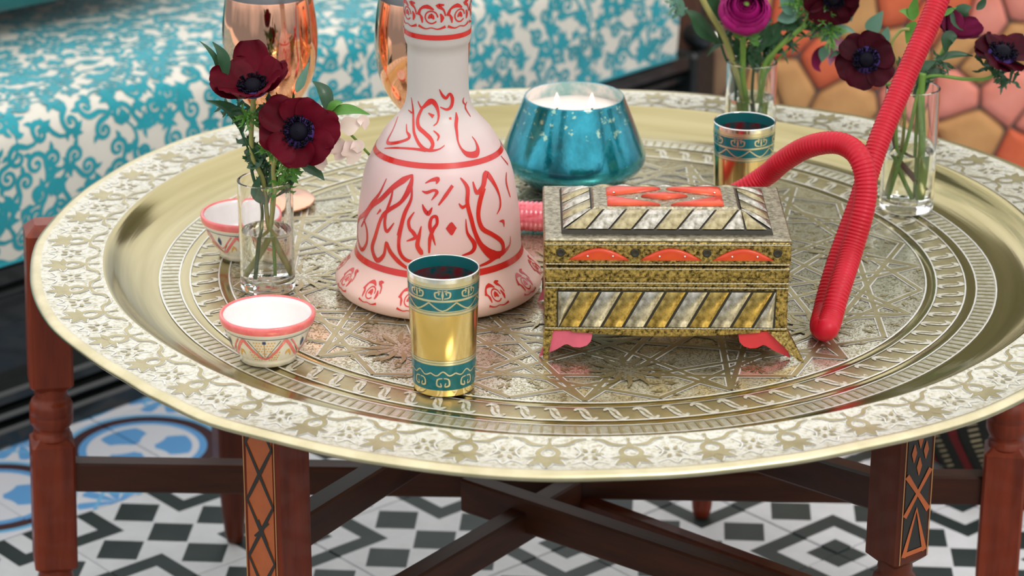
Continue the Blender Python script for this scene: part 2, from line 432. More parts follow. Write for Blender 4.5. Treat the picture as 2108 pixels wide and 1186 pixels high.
# ================================================================= WALLS
WY = 3.72
def clip(poly, a, bb, c):
    out = []
    for i in range(len(poly)):
        p, q = poly[i], poly[(i + 1) % len(poly)]
        dp = a * p[0] + bb * p[1] - c; dq = a * q[0] + bb * q[1] - c
        if dp <= 0: out.append(p)
        if dp * dq < 0: t = dp / (dp - dq); out.append((p[0] + (q[0] - p[0]) * t, p[1] + (q[1] - p[1]) * t))
    return out
b = MB(); b.box((1.02, WY + .06, .2), (1.5, .12, .40), 'mortar'); b.box((1.02, WY + .07, .82), (1.5, .12, .84), 'plaster', bev=.01)  # unseen plaster above the stones, height and tone set for tray reflections
wall = tag(b.build('wall_back'), kind='structure')
seeds = [(1466, 130, 'dim'), (1470, 20, 'dim'), (1540, 60, 'tan'), (1560, 190, 'tan'), (1628, 165, 'tan'), (1620, 70, 'red'), (1690, 130, 'red'), (1735, 215, 'tan'), (1765, 30, 'tan'),
         (1790, 120, 'red'), (1850, 15, 'red'), (1860, 90, 'tan'), (1900, 50, 'red'), (1880, 190, 'pink'), (1830, 300, 'tan'), (1960, 20, 'red'), (2030, 35, 'pink'), (1975, 90, 'tan'), (1965, 190, 'pink'), (2020, 128, 'tan'),
         (2100, 85, 'tan'), (2068, 185, 'pink'), (1990, 275, 'tan'), (2120, 325, 'red'), (2160, 250, 'pink'), (2110, 5, 'pink'), (1700, 20, 'red'), (1900, 330, 'red'), (2060, 400, 'pink'), (2200, 130, 'red'), (2200, 30, 'tan'), (1700, 320, 'pink'), (1600, 300, 'red'), (1500, 290, 'tan')]
S = [(atY(x, y, WY), k) for x, y, k in seeds]; S = [((p.x, p.z), k) for p, k in S]
tries = 0
while tries < 900:
    tries += 1; q = (random.uniform(.28, 1.75), random.uniform(.0, .4))
    if all(hypot(q[0] - s[0][0], q[1] - s[0][1]) > .085 for s in S): S.append((q, random.choice(('red', 'pink', 'tan'))))
for si, (p, k) in enumerate(S):
    poly = [(.275, .004), (1.75, .004), (1.75, .40), (.275, .40)]
    for sj, (q, _) in enumerate(S):
        if si == sj or hypot(p[0] - q[0], p[1] - q[1]) > .5: continue
        dx, dy = q[0] - p[0], q[1] - p[1]; l = hypot(dx, dy); a, bb = dx / l, dy / l
        poly = clip(poly, a, bb, a * (p[0] + q[0]) / 2 + bb * (p[1] + q[1]) / 2 - .0015)
        if len(poly) < 3: break
    if len(poly) < 3: continue
    for _ in range(2):
        cf = .10 if _ == 0 else .25
        poly = [pt for i in range(len(poly)) for pt in ((poly[i][0] * (1 - cf) + poly[(i + 1) % len(poly)][0] * cf, poly[i][1] * (1 - cf) + poly[(i + 1) % len(poly)][1] * cf), (poly[i][0] * cf + poly[(i + 1) % len(poly)][0] * (1 - cf), poly[i][1] * cf + poly[(i + 1) % len(poly)][1] * (1 - cf)))]
    cx_ = sum(q[0] for q in poly) / len(poly); cz_ = sum(q[1] for q in poly) / len(poly); n = len(poly)
    poly = [(cx_ + (q[0] - cx_) * (1 + random.uniform(-.035, .02)), cz_ + (q[1] - cz_) * (1 + random.uniform(-.02, .02))) for q in poly]
    b = MB(); vs = []
    for sc_, d in ((1, .004), (.985, -.006), (.94, -.010), (.6, -.0125)):
        vs += [((q[0] - cx_) * sc_, d, (q[1] - cz_) * sc_) for q in poly]
    vs.append((0, -.013, 0)); fs = [(r * n + i, r * n + (i + 1) % n, (r + 1) * n + (i + 1) % n, (r + 1) * n + i) for r in range(3) for i in range(n)]
    fs += [(3 * n + i, 3 * n + (i + 1) % n, 4 * n) for i in range(n)]
    b.add(vs, fs, 'stone' + k); b.build('stone', wall, loc=(cx_, WY + .002, cz_))
b = MB(); p0 = atY(1393, 50, WY - .03).x; p1 = atY(1441, 50, WY - .03).x
b.box(((p0 + p1) / 2, WY, .62), (p1 - p0, .06, 1.24), 'post', bev=.004); tag(b.build('trim_1'), kind='structure')

# ================================================================= SOFA
SA = Vector((-.572, 2.80, 0)); SB = Vector((.227, 3.640, 0)); SD = (SB - SA).normalized(); SN = Vector((-SD.y, SD.x, 0))   # SN points away from the table
SANG = atan2(SD.y, SD.x); SLEN = (SB - SA).length; ZB, ZT = .215, .378
XL = -1.05                                                        # left end, out of frame
sofa = tag(empty('daybed', (SA.x, SA.y, 0), SANG), 'low black lacquered daybed base under the teal and ivory mattress', 'daybed')
b = MB(); x0, x1 = XL, SLEN + .05
cxs = (x0 + x1) / 2; lx = x1 - x0
b.box((cxs, .40, ZB / 2 + .012), (lx - .04, .74, ZB - .03), 'blacklac', bev=.004)
b.build('plinth', sofa)
for z, h, pr_ in ((ZB - .014, .024, .022), (ZB - .040, .014, .010), (.052, .018, .018), (.034, .010, .028), (.012, .024, .034)):
    b = MB(); b.box((cxs, .03 - pr_ / 2 + .005, z), (lx - .02, .03 + pr_, h), 'blacklac', bev=.004); b.build('moulding', sofa)
b = MB()
for k in range(7):
    xx = x0 + .12 + k * .33
    if xx < x1 - .1: b.box((xx + .13, .030, (ZB + .02) / 2 + .004), (.25, .016, .085), 'blacklac', bev=.006)
b.build('panel', sofa)
b = MB()
b.tube([(x1 + .02, y, ZB + .02) for y in (-.012, .0, .2, .5, .78)], [.012, .024, .026, .026, .024], 'blacklac', 20)
b.box((x1 + .01, .36, ZB / 2), (.05, .74, ZB), 'blacklac', bev=.006)
b.tube([(x1 + .02, -.022, ZB + .02), (x1 + .02, -.012, ZB + .02)], [.006, .010], 'silverrim', 14)
b.build('end_rail', sofa)

mattress = empty('mattress', (SA.x, SA.y, 0), SANG)
tag(mattress, 'thick mattress in ivory cotton printed with teal scrolls, on the black daybed', 'mattress')
RC = .030; FH = ZT - ZB
def fabmap(u, v, eps=0.0):      # u along the front, v from the bottom edge of the front face up and over the top
    a1 = FH - RC; a2 = a1 + RC * pi / 2
    puff = .006 * sin(min(max(v / FH, 0), 1) * pi) + .0025 * sin(u * 9 + 1) * sin(v * 14)
    if v < a1: y, z, ny, nz = 0, ZB + v, -1, 0
    elif v < a2: t = (v - a1) / RC; y, z, ny, nz = RC - RC * cos(t), ZB + a1 + RC * sin(t), -cos(t), sin(t)
    else: y, z, ny, nz = RC + (v - a2), ZT, 0, 1
    d = puff + eps
    return (u, y + ny * d - .004, z + nz * d)
b = MB(); U0, U1, V1 = XL, SLEN + .0, .95
NU, NV = 110, 60; vv = [0, .004] + [FH * k / 14 for k in range(1, 15)] + [FH + (V1 - FH) * k / 44 for k in range(1, 45)]
vs = [fabmap(U0 + (U1 - U0) * i / NU, v) for v in vv for i in range(NU + 1)]
n = NU + 1
fs = [(r * n + i, r * n + i + 1, (r + 1) * n + i + 1, (r + 1) * n + i) for r in range(len(vv) - 1) for i in range(NU)]
b.add(vs, fs, 'fabric')
# right end face, back and underside
end = [fabmap(U1, v) for v in vv]; yb = end[-1][1]
eb = [(U1, yb, ZB)]
b.add(end + eb, [tuple(range(len(end) + 1))], 'fabric', False)
b.add([fabmap(U0, v) for v in vv] + [(U0, yb, ZB)], [tuple(range(len(vv), -1, -1))], 'fabric', False)
b.add([(U0, yb, ZB), (U1, yb, ZB), (U1, yb, ZT), (U0, yb, ZT), (U0, -.004, ZB), (U1, -.004, ZB)], [(0, 1, 2, 3), (4, 5, 1, 0)], 'fabric', False)
b.tube([(U0 + (U1 - U0) * k / 40, -.004, ZB + .0015) for k in range(41)], .0022, 'fabteal', 8)
fm = lambda u, v: fabmap(min(u, U1 - .0004), max(v, .0015), .0006)
rnd = random.Random(11)
def clampst(P): return all(U0 + .01 < p[0] < U1 + .030 and -.040 < p[1] < V1 - .05 for p in P)
def spiral(cx, cy, a0, r0, turns, hand, w):
    P = []; N = int(13 * turns) + 3
    for k in range(N):
        t = k / (N - 1); a = a0 + hand * turns * 2 * pi * t; r = r0 * (1 - t) ** .8 + r0 * .13
        P.append((cx + r * cos(a), cy + r * sin(a)))
    return P
def leafst(x, y, a, l, w, bend=.25):
    P = []
    for k in range(6):
        t = k / 5; aa = a + bend * t; P.append((x + l * t * cos(aa), y + l * t * sin(aa)))
    b.ribbon(P, (.0008, w * .8, w, w * .75, w * .4, .0005), fm, 'fabteal')
pts = []; tr = 0
uL = -.72
while tr < 40000 and len(pts) < 2300:
    tr += 1; q = (rnd.uniform(uL, U1 + .004), rnd.uniform(-.010, .82))
    if all(abs(q[0] - s[0]) > .0232 or abs(q[1] - s[1]) > .0232 or hypot(q[0] - s[0], q[1] - s[1]) > .0232 for s in pts): pts.append(q)
for qi, (u, v) in enumerate(pts):
    kind = rnd.random(); a0 = rnd.uniform(0, 2 * pi); hd = rnd.choice((-1, 1))
    if kind < .74:
        r0 = rnd.uniform(.0095, .0122); P = spiral(u, v, a0, r0, rnd.uniform(1.15, 1.45), hd, 0)
        tx, ty = P[0]; ta = a0 - hd * pi / 2       # tail leaves tangentially
        tail = [(tx + .009 * k * cos(ta + hd * .22 * k), ty + .009 * k * sin(ta + hd * .22 * k)) for k in range(4, 0, -1)]
        Q = tail + P
        if clampst(Q):
            b.ribbon(Q, (.002, .0062, .0064, .0056, .0048, .0042, .0056), fm, 'fabteal')
            ex, ey = Q[-1]
            b.ribbon([(ex - .0026, ey), (ex + .0026, ey)], (.0044, .0048), fm, 'fabteal')
            for s_ in (-.8, .2, 1.1):
                l = rnd.uniform(.010, .016)
                L = (tail[0][0] + l * cos(ta + s_ + 1), tail[0][1] + l * sin(ta + s_ + 1))
                if clampst([L, tail[0]]): leafst(tail[0][0], tail[0][1], ta + s_ + .4, l, .0078)
            mid = P[len(P) // 4]; aa = atan2(mid[1] - v, mid[0] - u)
            L = (mid[0] + .01 * cos(aa), mid[1] + .01 * sin(aa))
            if clampst([L]): leafst(mid[0], mid[1], aa + hd * .5, .012, .0066)
    else:
        if clampst([(u + .018, v), (u - .018, v), (u, v + .018), (u, v - .018)]):
            for k in range(-2, 3): leafst(u, v, a0 + k * .62, .020 - abs(k) * .002, .0092, .3 * (k > 0) - .3 * (k < 0))
            leafst(u, v, a0 + pi, .014, .006)
b.build('ticking', mattress)

pil = MB(); NP = 26                       # satin pillow lying at the far left
def pm(u, v, sg=1):
    e = max(0, (1 - abs(u) ** 3.2)) ** .5 * max(0, (1 - abs(v) ** 3.2)) ** .5
    return (u * .26 * (1 - .06 * (1 - abs(v)) * 0), v * .26, sg * .058 * e)
for sg in (1, -1):
    vs = [pm(-1 + 2 * i / NP, -1 + 2 * j / NP, sg) for j in range(NP + 1) for i in range(NP + 1)]
    fs = [(j * (NP + 1) + i, j * (NP + 1) + i + 1, (j + 1) * (NP + 1) + i + 1, (j + 1) * (NP + 1) + i) for j in range(NP) for i in range(NP)]
    pil.add(vs, fs, 'satin')
for k in range(40):
    u, v = rnd.uniform(-.9, .9), rnd.uniform(-.9, .9); a = rnd.uniform(0, 6)
    for dk in (0, 2.1, 4.2):
        P = [(u + .10 * t * cos(a + dk + t), v + .10 * t * sin(a + dk + t)) for t in (0, .33, .66, 1)]
        if all(abs(q[0]) < .95 and abs(q[1]) < .95 for q in P):
            pil.ribbon(P, (.01, .05, .04, .01), lambda x, y: tuple(Vector(pm(x, y)) + Vector((0, 0, .0008))), 'satinpat')
e0, e1 = at(0, 42, ZT + .02), at(215, -4, ZT + .02); ed = (e1 - e0).normalized(); em = e0.lerp(e1, .25) + Vector((-ed.y, ed.x, 0)) * .200
po = pil.build('pillow', loc=(em.x, em.y, ZT + .074)); po.rotation_euler = (0, 0, atan2(ed.y, ed.x))
tag(po, 'teal satin pillow with bronze brocade motifs lying on the mattress', 'pillow')

# ================================================================= OTTOMAN
ot = empty('kilim_ottoman', (.610, 2.800, 0)); tag(ot, 'striped kilim ottoman in red, black and cream behind the table legs', 'ottoman')
b = MB()
prof = [(0, .0), (.13, .0), (.165, .02), (.185, .07), (.188, .12), (.175, .17), (.14, .20), (0, .205)]
R = rprof(prof); b.lathe(prof, 'kblack', 48)
for k in range(20):
    a = 2 * pi * k / 20
    f = lambda s_, z, a=a: ((R(z) + .0012) * cos(a + s_ / .185 - z * 1.8), (R(z) + .0012) * sin(a + s_ / .185 - z * 1.8), z)
    b.ribbon([(0, .022 + .01 * q) for q in range(16)], .013, f, 'kred')
    for q in range(26):
        z = .024 + q * .006; b.ribbon([(.022, z), (.036, z + .006)], .0022, f, 'kcream')
b.build('cover', ot)

# ================================================================= FOLDING STAND
stand = tag(empty('folding_stand', (0, 2.28, 0)), 'carved reddish wooden folding stand with crossed braces under the brass tray', 'table stand')
so = Vector((0, 2.28, 0))
def sqblock(b, z0, z1, w, mt, ch=.010):
    h = w / 2; k = h - .0025; q = h - ch; vs = []
    for z, e in ((z0, q), (z0 + ch, h), (z1 - ch, h), (z1, q)):
        c_ = .0025 if e == h else .002
        vs += [(x, y, z) for x, y in ((-e + c_, -e), (e - c_, -e), (e, -e + c_), (e, e - c_), (e - c_, e), (-e + c_, e), (-e, e - c_), (-e, -e + c_))]
    fs = [(r * 8 + i, r * 8 + (i + 1) % 8, (r + 1) * 8 + (i + 1) % 8, (r + 1) * 8 + i) for r in range(3) for i in range(8)] + [tuple(range(7, -1, -1)), tuple(24 + i for i in range(8))]
    b.add(vs, fs, mt, False)
def leg(x, y, rz, w=.036, zt=.44, zb=.281, zl=.228, mt='redwood', inlay=None, lean=0):
    b = MB(); sqblock(b, zb, zt, w, mt, .009)
    h = zb - zl; r = w / 2
    b.lathe([(r * .72, zb + .004), (r * .78, zb - .003), (r * .70, zb - .006), (r * .90, zb - .010), (r * 1.0, zb - h * .32), (r * 1.02, zb - h * .5), (r * .995, zb - h * .51), (r * 1.02, zb - h * .53), (r * 1.0, zb - h * .72), (r * .86, zl + .009), (r * .76, zl + .006), (r * .85, zl + .004), (r * .9, zl - .002)], mt, 32)
    sqblock(b, .085, zl, w, mt, .007)
    b.lathe([(r * .7, .09), (r * .85, .075), (r * .8, .05), (r * .62, .012), (r * .5, .002), (.001, 0)], mt, 24)
    o = b.build('leg', stand, loc=(x - so.x, y - so.y, 0)); o.rotation_euler = (0, lean, rz); o.rotation_mode = 'XYZ'
    if inlay:
        ib = MB(); e = w / 2 + .0004; side = inlay
        f = (lambda s_, z: (s_, -e, z)) if side == 'front' else (lambda s_, z: (e, s_, z))
        z0, z1 = zb + .016, zt - .006; hw = w * .36
        grd, fig = ('inlayorange', 'inlayblack') if side == 'front' else ('inlayblack', 'inlayorange')
        ib.ribbon([(0, z0), (0, z1)], hw * 2, f, grd)
        g = (lambda s_, z: (s_, -e - .0006, z)) if side == 'front' else (lambda s_, z: (e + .0006, s_, z))
        n = 4; dz = (z1 - z0) / n
        for k in range(n):
            a, c = z0 + k * dz, z0 + (k + 1) * dz; m_ = (a + c) / 2
            if side == 'front':
                for P in ([(-hw, a), (hw, c)], [(hw, a), (-hw, c)]): ib.ribbon(P, (.0024, .0034, .0022), g, fig, 4)
                if k % 2: ib.ribbon([(-hw * .5, m_ - .006), (hw * .6, m_ + .010)], .0018, g, fig); ib.ribbon([(-hw * .2, m_ + .010), (hw * .5, m_ - .010)], .0018, g, fig)
            else:
                if k == n - 2:
                    for cx_, cz_ in ((-hw * .5, m_), (hw * .5, m_), (0, m_ + .011), (0, m_ - .013)): ib.ribbon([(cx_, cz_ - .008), (cx_, cz_), (cx_, cz_ + .008)], (.0006, .006, .0006), g, fig)
                elif k == n - 3:
                    for P in ([(-hw, c), (hw, a)], [(hw, c), (-hw, a)]): ib.ribbon(P, (.005, .0034, .005), g, fig, 4)
                elif k == 0:
                    ib.ribbon([(-hw * .9, a), (0, c + .004), (hw * .9, a)], (.005, .004, .005), g, fig); ib.ribbon([(-hw * .9, a + .002), (hw * .9, a + .002)], .004, g, fig)
                else: ib.ribbon([(-hw * .3, a), (hw * .7, m_), (-hw * .5, c)], .004, g, fig)
        ib.build('inlay_panel', o)
        eb = MB()
        for s_ in (-1, 1): eb.ribbon([(s_ * hw * 1.18, z0 - .006), (s_ * hw * 1.18, z1)], .0012, g, 'woodworn')
        eb.build('worn_edge', o)
    return o
leg(-.4435, 2.318, radians(14), .0405, zb=.272, zl=.226, lean=radians(1.9))
leg(.4675, 2.305, radians(-10), .040, mt='redwood')
lc = leg(-.1895, 1.965, radians(-38), .0395, zb=.215, zl=.165, mt='redwood', inlay='front')
ld = leg(.3155, 1.968, radians(-52), .0375, zb=.272, zl=.225, mt='darkwood', inlay='right')
leg(-.292, 2.545, radians(20), .034, mt='darkwood')
leg(.206, 2.61, radians(30), .034, mt='redwood')
def beam(A, B_, w, h, mt, name='brace'):
    A, B_ = Vector(A), Vector(B_); d = B_ - A; L = d.length; d.normalize()
    y = Vector((0, 0, 1)).cross(d).normalized(); z = d.cross(y)
    b = MB(); b.box((0, 0, 0), (L, w, h), mt, bev=.002)
    o = b.build(name, stand); o.matrix_local = Matrix.Translation((A + B_) / 2 - so) @ Matrix(((d.x, y.x, z.x), (d.y, y.y, z.y), (d.z, y.z, z.z))).to_4x4()
    return o
beam((-.432, 2.318, .185), (.460, 2.305, .181), .020, .030, 'railwood', 'rail')
beam(atY(596, 1100, 1.965), atY(905, 905, 2.335), .022, .030, 'railwood')
beam(atY(960, 1012, 2.275), atY(1800, 1295, 1.99), .020, .034, 'railwood')
beam(atY(1100, 1010, 2.345), atY(1840, 1282, 2.06), .016, .026, 'darkwood')
beam(atY(1180, 1015, 2.30), atY(640, 1335, 1.97), .020, .032, 'railwood')
beam(atY(1838, 1018, 1.965), atY(1500, 915, 2.335), .022, .030, 'railwood')

# ================================================================= TRAY
TX, TY, ZR, ZD = .0569, 2.2054, .4634, .4425
tray = tag(empty('brass_tray', (TX, TY, 0)), 'large round engraved brass tray with a wide raised rim, on the wooden stand', 'tray')
DEV = [(-180, 475.2), (-171, 473.3), (-157, 473), (-146, 469), (-140, 468.5), (-134, 472), (-126, 477.8), (-120, 476), (-109, 479), (-96, 481.5), (-85, 477.3), (-73, 473.5), (-64, 470.7), (-51, 473.5), (-42, 471.5), (-15, 478), (10, 480), (27, 482), (41, 477), (51, 480), (57, 474), (63, 469), (72, 473), (84, 468.5), (100, 472), (120, 476), (136, 478.4), (142, 481), (150, 479), (160, 475.5), (173, 473.8), (180, 475.2)]
def dev(a):
    d = math.degrees(a); d = (d + 180) % 360 - 180
    for (a0, v0), (a1, v1) in zip(DEV, DEV[1:]):
        if a0 <= d <= a1: t = (d - a0) / (a1 - a0); t = t * t * (3 - 2 * t); return (v0 + (v1 - v0) * t) / 475 - 1
    return 0
def rf(r, a): return 1 + dev(a) * max(0, min(1, (r - .37) / .1))
TP = [(0, ZD), (.10, ZD), (.2, ZD), (.3045, ZD), (.3065, ZD - .0006), (.3110, ZD - .0006), (.3135, ZD), (.3380, ZD), (.3400, ZD - .0004), (.3450, ZD - .0004), (.3470, ZD), (.3645, ZD + .0002), (.375, ZD + .0012), (.386, ZD + .0035), (.396, ZD + .0085), (.403, ZD + .0145), (.408, ZD + .0195), (.4105, ZR), (.4125, ZR + .0006), (.4150, ZR - .0002), (.445, ZR - .0008), (.466, ZR), (.470, ZR + .0008), (.4745, ZR - .001), (.4755, ZR - .004), (.4735, ZR - .006)]
mats = []
for (r0, _), (r1, _) in zip(TP, TP[1:]):
    rm = (r0 + r1) / 2
    mats.append('field' if rm < .3045 else 'brass' if rm < .3135 else 'brasspat' if rm < .338 else 'brass' if rm < .347 else 'comb' if rm < .3645 else 'brass' if rm < .413 else 'silver' if rm < .466 else 'brassedge')
under = [(.4700, ZR - .004), (.413, ZR - .004), (.405, ZD + .013), (.392, ZD + .003), (.37, ZD - .002), (0.001, ZD - .0025)]
b = MB(); b.lathe(TP + under, 'brass', 240, mats=mats + ['brass'] * len(under), rf=rf)
b.build('pan', tray)
PT = rprof([(z, r) for r, z in []]) if False else None
def tz(r):
    for (r0, z0), (r1, z1) in zip(TP, TP[1:]):
        if r0 <= r <= r1: return z0 + (z1 - z0) * (r - r0) / (r1 - r0)
    return ZR
def rimmap(th0, rr=.44, eps=.0005):
    def f(s_, r):
        a = th0 + s_ / rr; k = rf(r, a); return (r * k * cos(a), r * k * sin(a), tz(r) + eps)
    f.sg = -1
    return f
b = MB()
NM = 46
for k in range(NM):
    f = rimmap(2 * pi * k / NM)
    f2 = rimmap(2 * pi * k / NM, eps=.0003)
    g = rimmap(2 * pi * (k + .5) / NM); g2 = rimmap(2 * pi * (k + .5) / NM, eps=.0003)
    def rb(P, w, f, fo, sub=None, mt='brasspat', o=.0022):
        b.ribbon(P, [q + o for q in w], fo, 'line', sub); b.ribbon(P, w, f, mt, sub)
    def lf(x, y, a, l, w, f=f, fo=f2, o=.0022):
        rb([(x + l * t * cos(a), y + l * t * sin(a)) for t in (0, .2, .4, .6, .8, 1)], (w * .35, w * .85, w, w * .9, w * .55, .0004), f, fo, o=o)
    for a_, l, w in ((1.5, .0155, .0056), (-1.5, .0155, .0056), (.78, .0180, .0078), (-.78, .0180, .0078), (0, .0185, .0080)): lf(0, .4460, pi / 2 - a_, l, w)
    rb([(-.0035, .4475), (-.0075, .4395), (-.0045, .4325), (0, .4305), (.0045, .4325), (.0075, .4395), (.0035, .4475)], (.0040, .0042, .0042, .0042, .0040), f, f2, 3, o=.0016)
    rb([(0, .4305), (0, .4225)], (.0075, .0020), f, f2)
    for e in (-1, 1): rb([(0, .4270), (e * .013, .4250), (e * .020, .4180), (e * .028, .4160)], (.001, .0040, .0034, .0012), f, f2, 3, o=.0014)
    rb([(0, .4225), (0, .4155)], (.0012, .0034), f, f2, o=.0012)
    for q in range(6):
        a_ = q * 2 * pi / 6; lf(.0040 * cos(a_), .4405 + .0040 * sin(a_), a_, .0060, .0034, f=g, fo=g2, o=.0010)
    b.ribbon([(-.013, .457), (-.005, .4530), (0, .4600), (.005, .4530), (.013, .457)], .0013, g, 'line', 3)
    b.ribbon([(-.011, .428), (-.0065, .438), (-.011, .447)], .0011, g, 'line', 3); b.ribbon([(.011, .428), (.0065, .438), (.011, .447)], .0011, g, 'line', 3)
# inner rings: swirl band and comb ring
NS = 88
for k in range(NS):
    g = rimmap(2 * pi * k / NS, .3257, .0004); g2 = rimmap(2 * pi * k / NS, .3257, .0007)
    b.ribbon([(-.0085, .3200), (-.0070, .3168), (-.0030, .3168), (-.0010, .3225), (.0005, .3290), (.0030, .3345), (.0070, .3345), (.0085, .3312)], (.0016, .0036, .0055, .0070, .0070, .0055, .0036, .0016), g, 'silver', 3)
    b.ribbon([(-.0040, .3185), (-.0008, .3235), (.0006, .3285), (.0038, .3325)], (.0004, .0016, .0016, .0004), g2, 'brasspat', 3)
for k in range(260):
    g = rimmap(2 * pi * k / 260, .356, .0004); b.ribbon([(0, .3485), (.0006, .3628)], .0020, g, 'brasspat')
for r_ in (.3135, .3382, .3475, .3645, .3045):
    g = rimmap(0, r_, .0006); b.ribbon([(2 * pi * r_ * q / 120, r_) for q in range(121)], .0013, g, 'line')
b.build('relief_pattern', tray)['kind'] = 'stuff'
# strapwork in the field
b = MB(); fmx = lambda x, y: (x, y, ZD + .0007); fmw = lambda x, y: (x, y, ZD + .0004)
def strap(P, w=.0042):
    b.ribbon(P, w + .0024, fmw, 'line'); b.ribbon(P, w, fmx, 'brasspat')
NO = 16
for (nn, kk, rr, off) in ((NO, 5, .300, 0), (NO, 6, .300, 0), (NO, 3, .300, .5)):
    for k in range(nn):
        a0, a1 = 2 * pi * (k + off) / nn, 2 * pi * (k + kk + off) / nn
        strap([(rr * cos(a0), rr * sin(a0)), (rr * cos(a1), rr * sin(a1))])
cents = [(0, 0, .05, 16)] + [(.243 * cos(2 * pi * (k + .18) / 8), .243 * sin(2 * pi * (k + .18) / 8), .034, 12) for k in range(8)] + [(.13 * cos(2 * pi * (k + .68) / 8), .13 * sin(2 * pi * (k + .68) / 8), .026, 10) for k in range(8)]
for cx_, cy_, r_, n_ in cents:
    b.ribbon([(cx_ + r_ * .62 * t * cos(.3), cy_ + r_ * .62 * t * sin(.3)) for t in (-1, -.5, 0, .5, 1)], (.001, r_ * 1.0, r_ * 1.24, r_ * 1.0, .001), lambda x, y: (x, y, ZD + .0009), 'field')
    for q in range(n_):
        a_ = 2 * pi * q / n_; P = [(cx_ + r_ * t * cos(a_ + .12 * sin(t * 3)), cy_ + r_ * t * sin(a_ + .12 * sin(t * 3))) for t in (.22, .5, .75, 1)]
        b.ribbon(P, (.0008, r_ * .13, r_ * .10, .0006), lambda x, y: (x, y, ZD + .0011), 'brasspat')
rr2 = random.Random(5)
for k in range(900):
    r_ = .298 * sqrt(rr2.random()); a_ = rr2.uniform(0, 2 * pi); x_, y_ = r_ * cos(a_), r_ * sin(a_); d_ = rr2.uniform(0, 6.28)
    for q in (-.9, 0, .9): b.ribbon([(x_, y_), (x_ + .003 * cos(d_ + q), y_ + .003 * sin(d_ + q)), (x_ + .0062 * cos(d_ + q * 1.3), y_ + .0062 * sin(d_ + q * 1.3))], (.0004, .0022, .0004), lambda x, y: (x, y, ZD + .0005), 'brasspat')
b.build('strapwork', tray)['kind'] = 'stuff'
ZO = ZD + .0014     # where things stand

def onpan(x, y): p = at(x, y, ZO); return Vector((p.x, p.y, ZO))

# ================================================================= HOOKAH BOTTLE
hp = onpan(904, 589)
hook = tag(empty('hookah_bottle', hp), 'tall frosted pink glass hookah bottle with red painted script and bands', 'hookah')
HP = [(0.074, 0.0), (0.0825, 0.0008), (0.0872, 0.0043), (0.089, 0.0101), (0.0872, 0.0151), (0.0815, 0.0211), (0.0758, 0.0276), (0.0722, 0.0336), (0.0703, 0.0406), (0.0696, 0.0566), (0.0683, 0.0706), (0.0662, 0.0866), (0.063, 0.1046), (0.059, 0.1166), (0.0545, 0.1251), (0.0455, 0.1411), (0.0365, 0.1516), (0.03, 0.1601), (0.0266, 0.1706), (0.0257, 0.1846), (0.0254, 0.2166), (0.0266, 0.2186), (0.0277, 0.2226), (0.0279, 0.2476), (0.0285, 0.2646), (0.03, 0.2776), (0.03, 0.2866), (0.027, 0.2886), (0.0245, 0.2856), (0.0225, 0.2626), (0.0225, 0.2226)]
HPs = smooth2(HP[:21], 4) + HP[21:]
b = MB(); b.lathe([(.001, .0005)] + HPs, 'frost', 96)
HR = rprof([(r, z) for r, z in HPs if True][:len(HPs) - 3])
hs = 5509.46 / ((hp - CAMP).dot(_F))
def hinv(px, py):          # photograph point -> (arc angle, height) on the bottle
    z = .1; th = 0
    for _ in range(40):
        r = HR(max(0, min(.28, z)))
        P = Vector((hp.x + r * sin(th), hp.y - r * cos(th), hp.z + z)); d = P - CAMP; dz = d.dot(_F)
        x = 1054 + FPX * d.dot(_R) / dz; y = 593 - FPX * d.dot(_U) / dz
        sv = FPX / dz
        th += max(-.3, min(.3, (px - x) / (sv * r * max(.35, cos(th))))) * .7; th = max(-1.45, min(1.45, th))
        z += (y - py) / (sv * .97) * .6; z = max(0.001, min(.278, z))
    return th, z
def hmap(th, z): r = HR(z) + .00035; return (r * sin(th), -r * cos(th), z)
def hstroke(P, w, both=True, sub=5):
    Q = [hinv(*p) for p in smooth2(P, sub)]
    # widths in metres -> use local metric (theta scaled by radius)
    for rot in ((0, pi) if both else (0,)):
        N = len(Q); vs = []
        for i, (t, z) in enumerate(Q):
            a, c = Q[max(i - 1, 0)], Q[min(i + 1, N - 1)]; r = HR(z)
            dx, dy = (c[0] - a[0]) * r, c[1] - a[1]; l = hypot(dx, dy) or 1
            ww = lerpl(w, i / (N - 1)) / 2; nx, ny = -dy / l * ww, dx / l * ww
            vs.append(hmap(t + nx / r + rot, z + ny)); vs.append(hmap(t - nx / r + rot, z - ny))
        b.add(vs, [(2 * i, 2 * i + 1, 2 * i + 3, 2 * i + 2) for i in range(N - 1)], 'redprint')
def band(z, w, zz=96):
    vs = []
    for k in range(zz):
        t = 2 * pi * k / zz; vs += [hmap(t, z - w / 2), hmap(t, z + w / 2)]
    b.add(vs, [(2 * k, 2 * k + 1, (2 * k + 3) % (2 * zz), (2 * k + 2) % (2 * zz)) for k in range(zz)], 'redprint')
for x, y, w in ((904, 342, .0042), (898, 568, .0052), (899, 78, .0042)): band(hinv(x, y)[1], w)
K = 440 / 1450.; K2 = 440 / 1373.
def U1_(P): return [(680 + x * K, y * K) for x, y in P]
def U2_(P): return [(680 + x * K2, 300 + y * K2) for x, y in P]
T_ = .0006
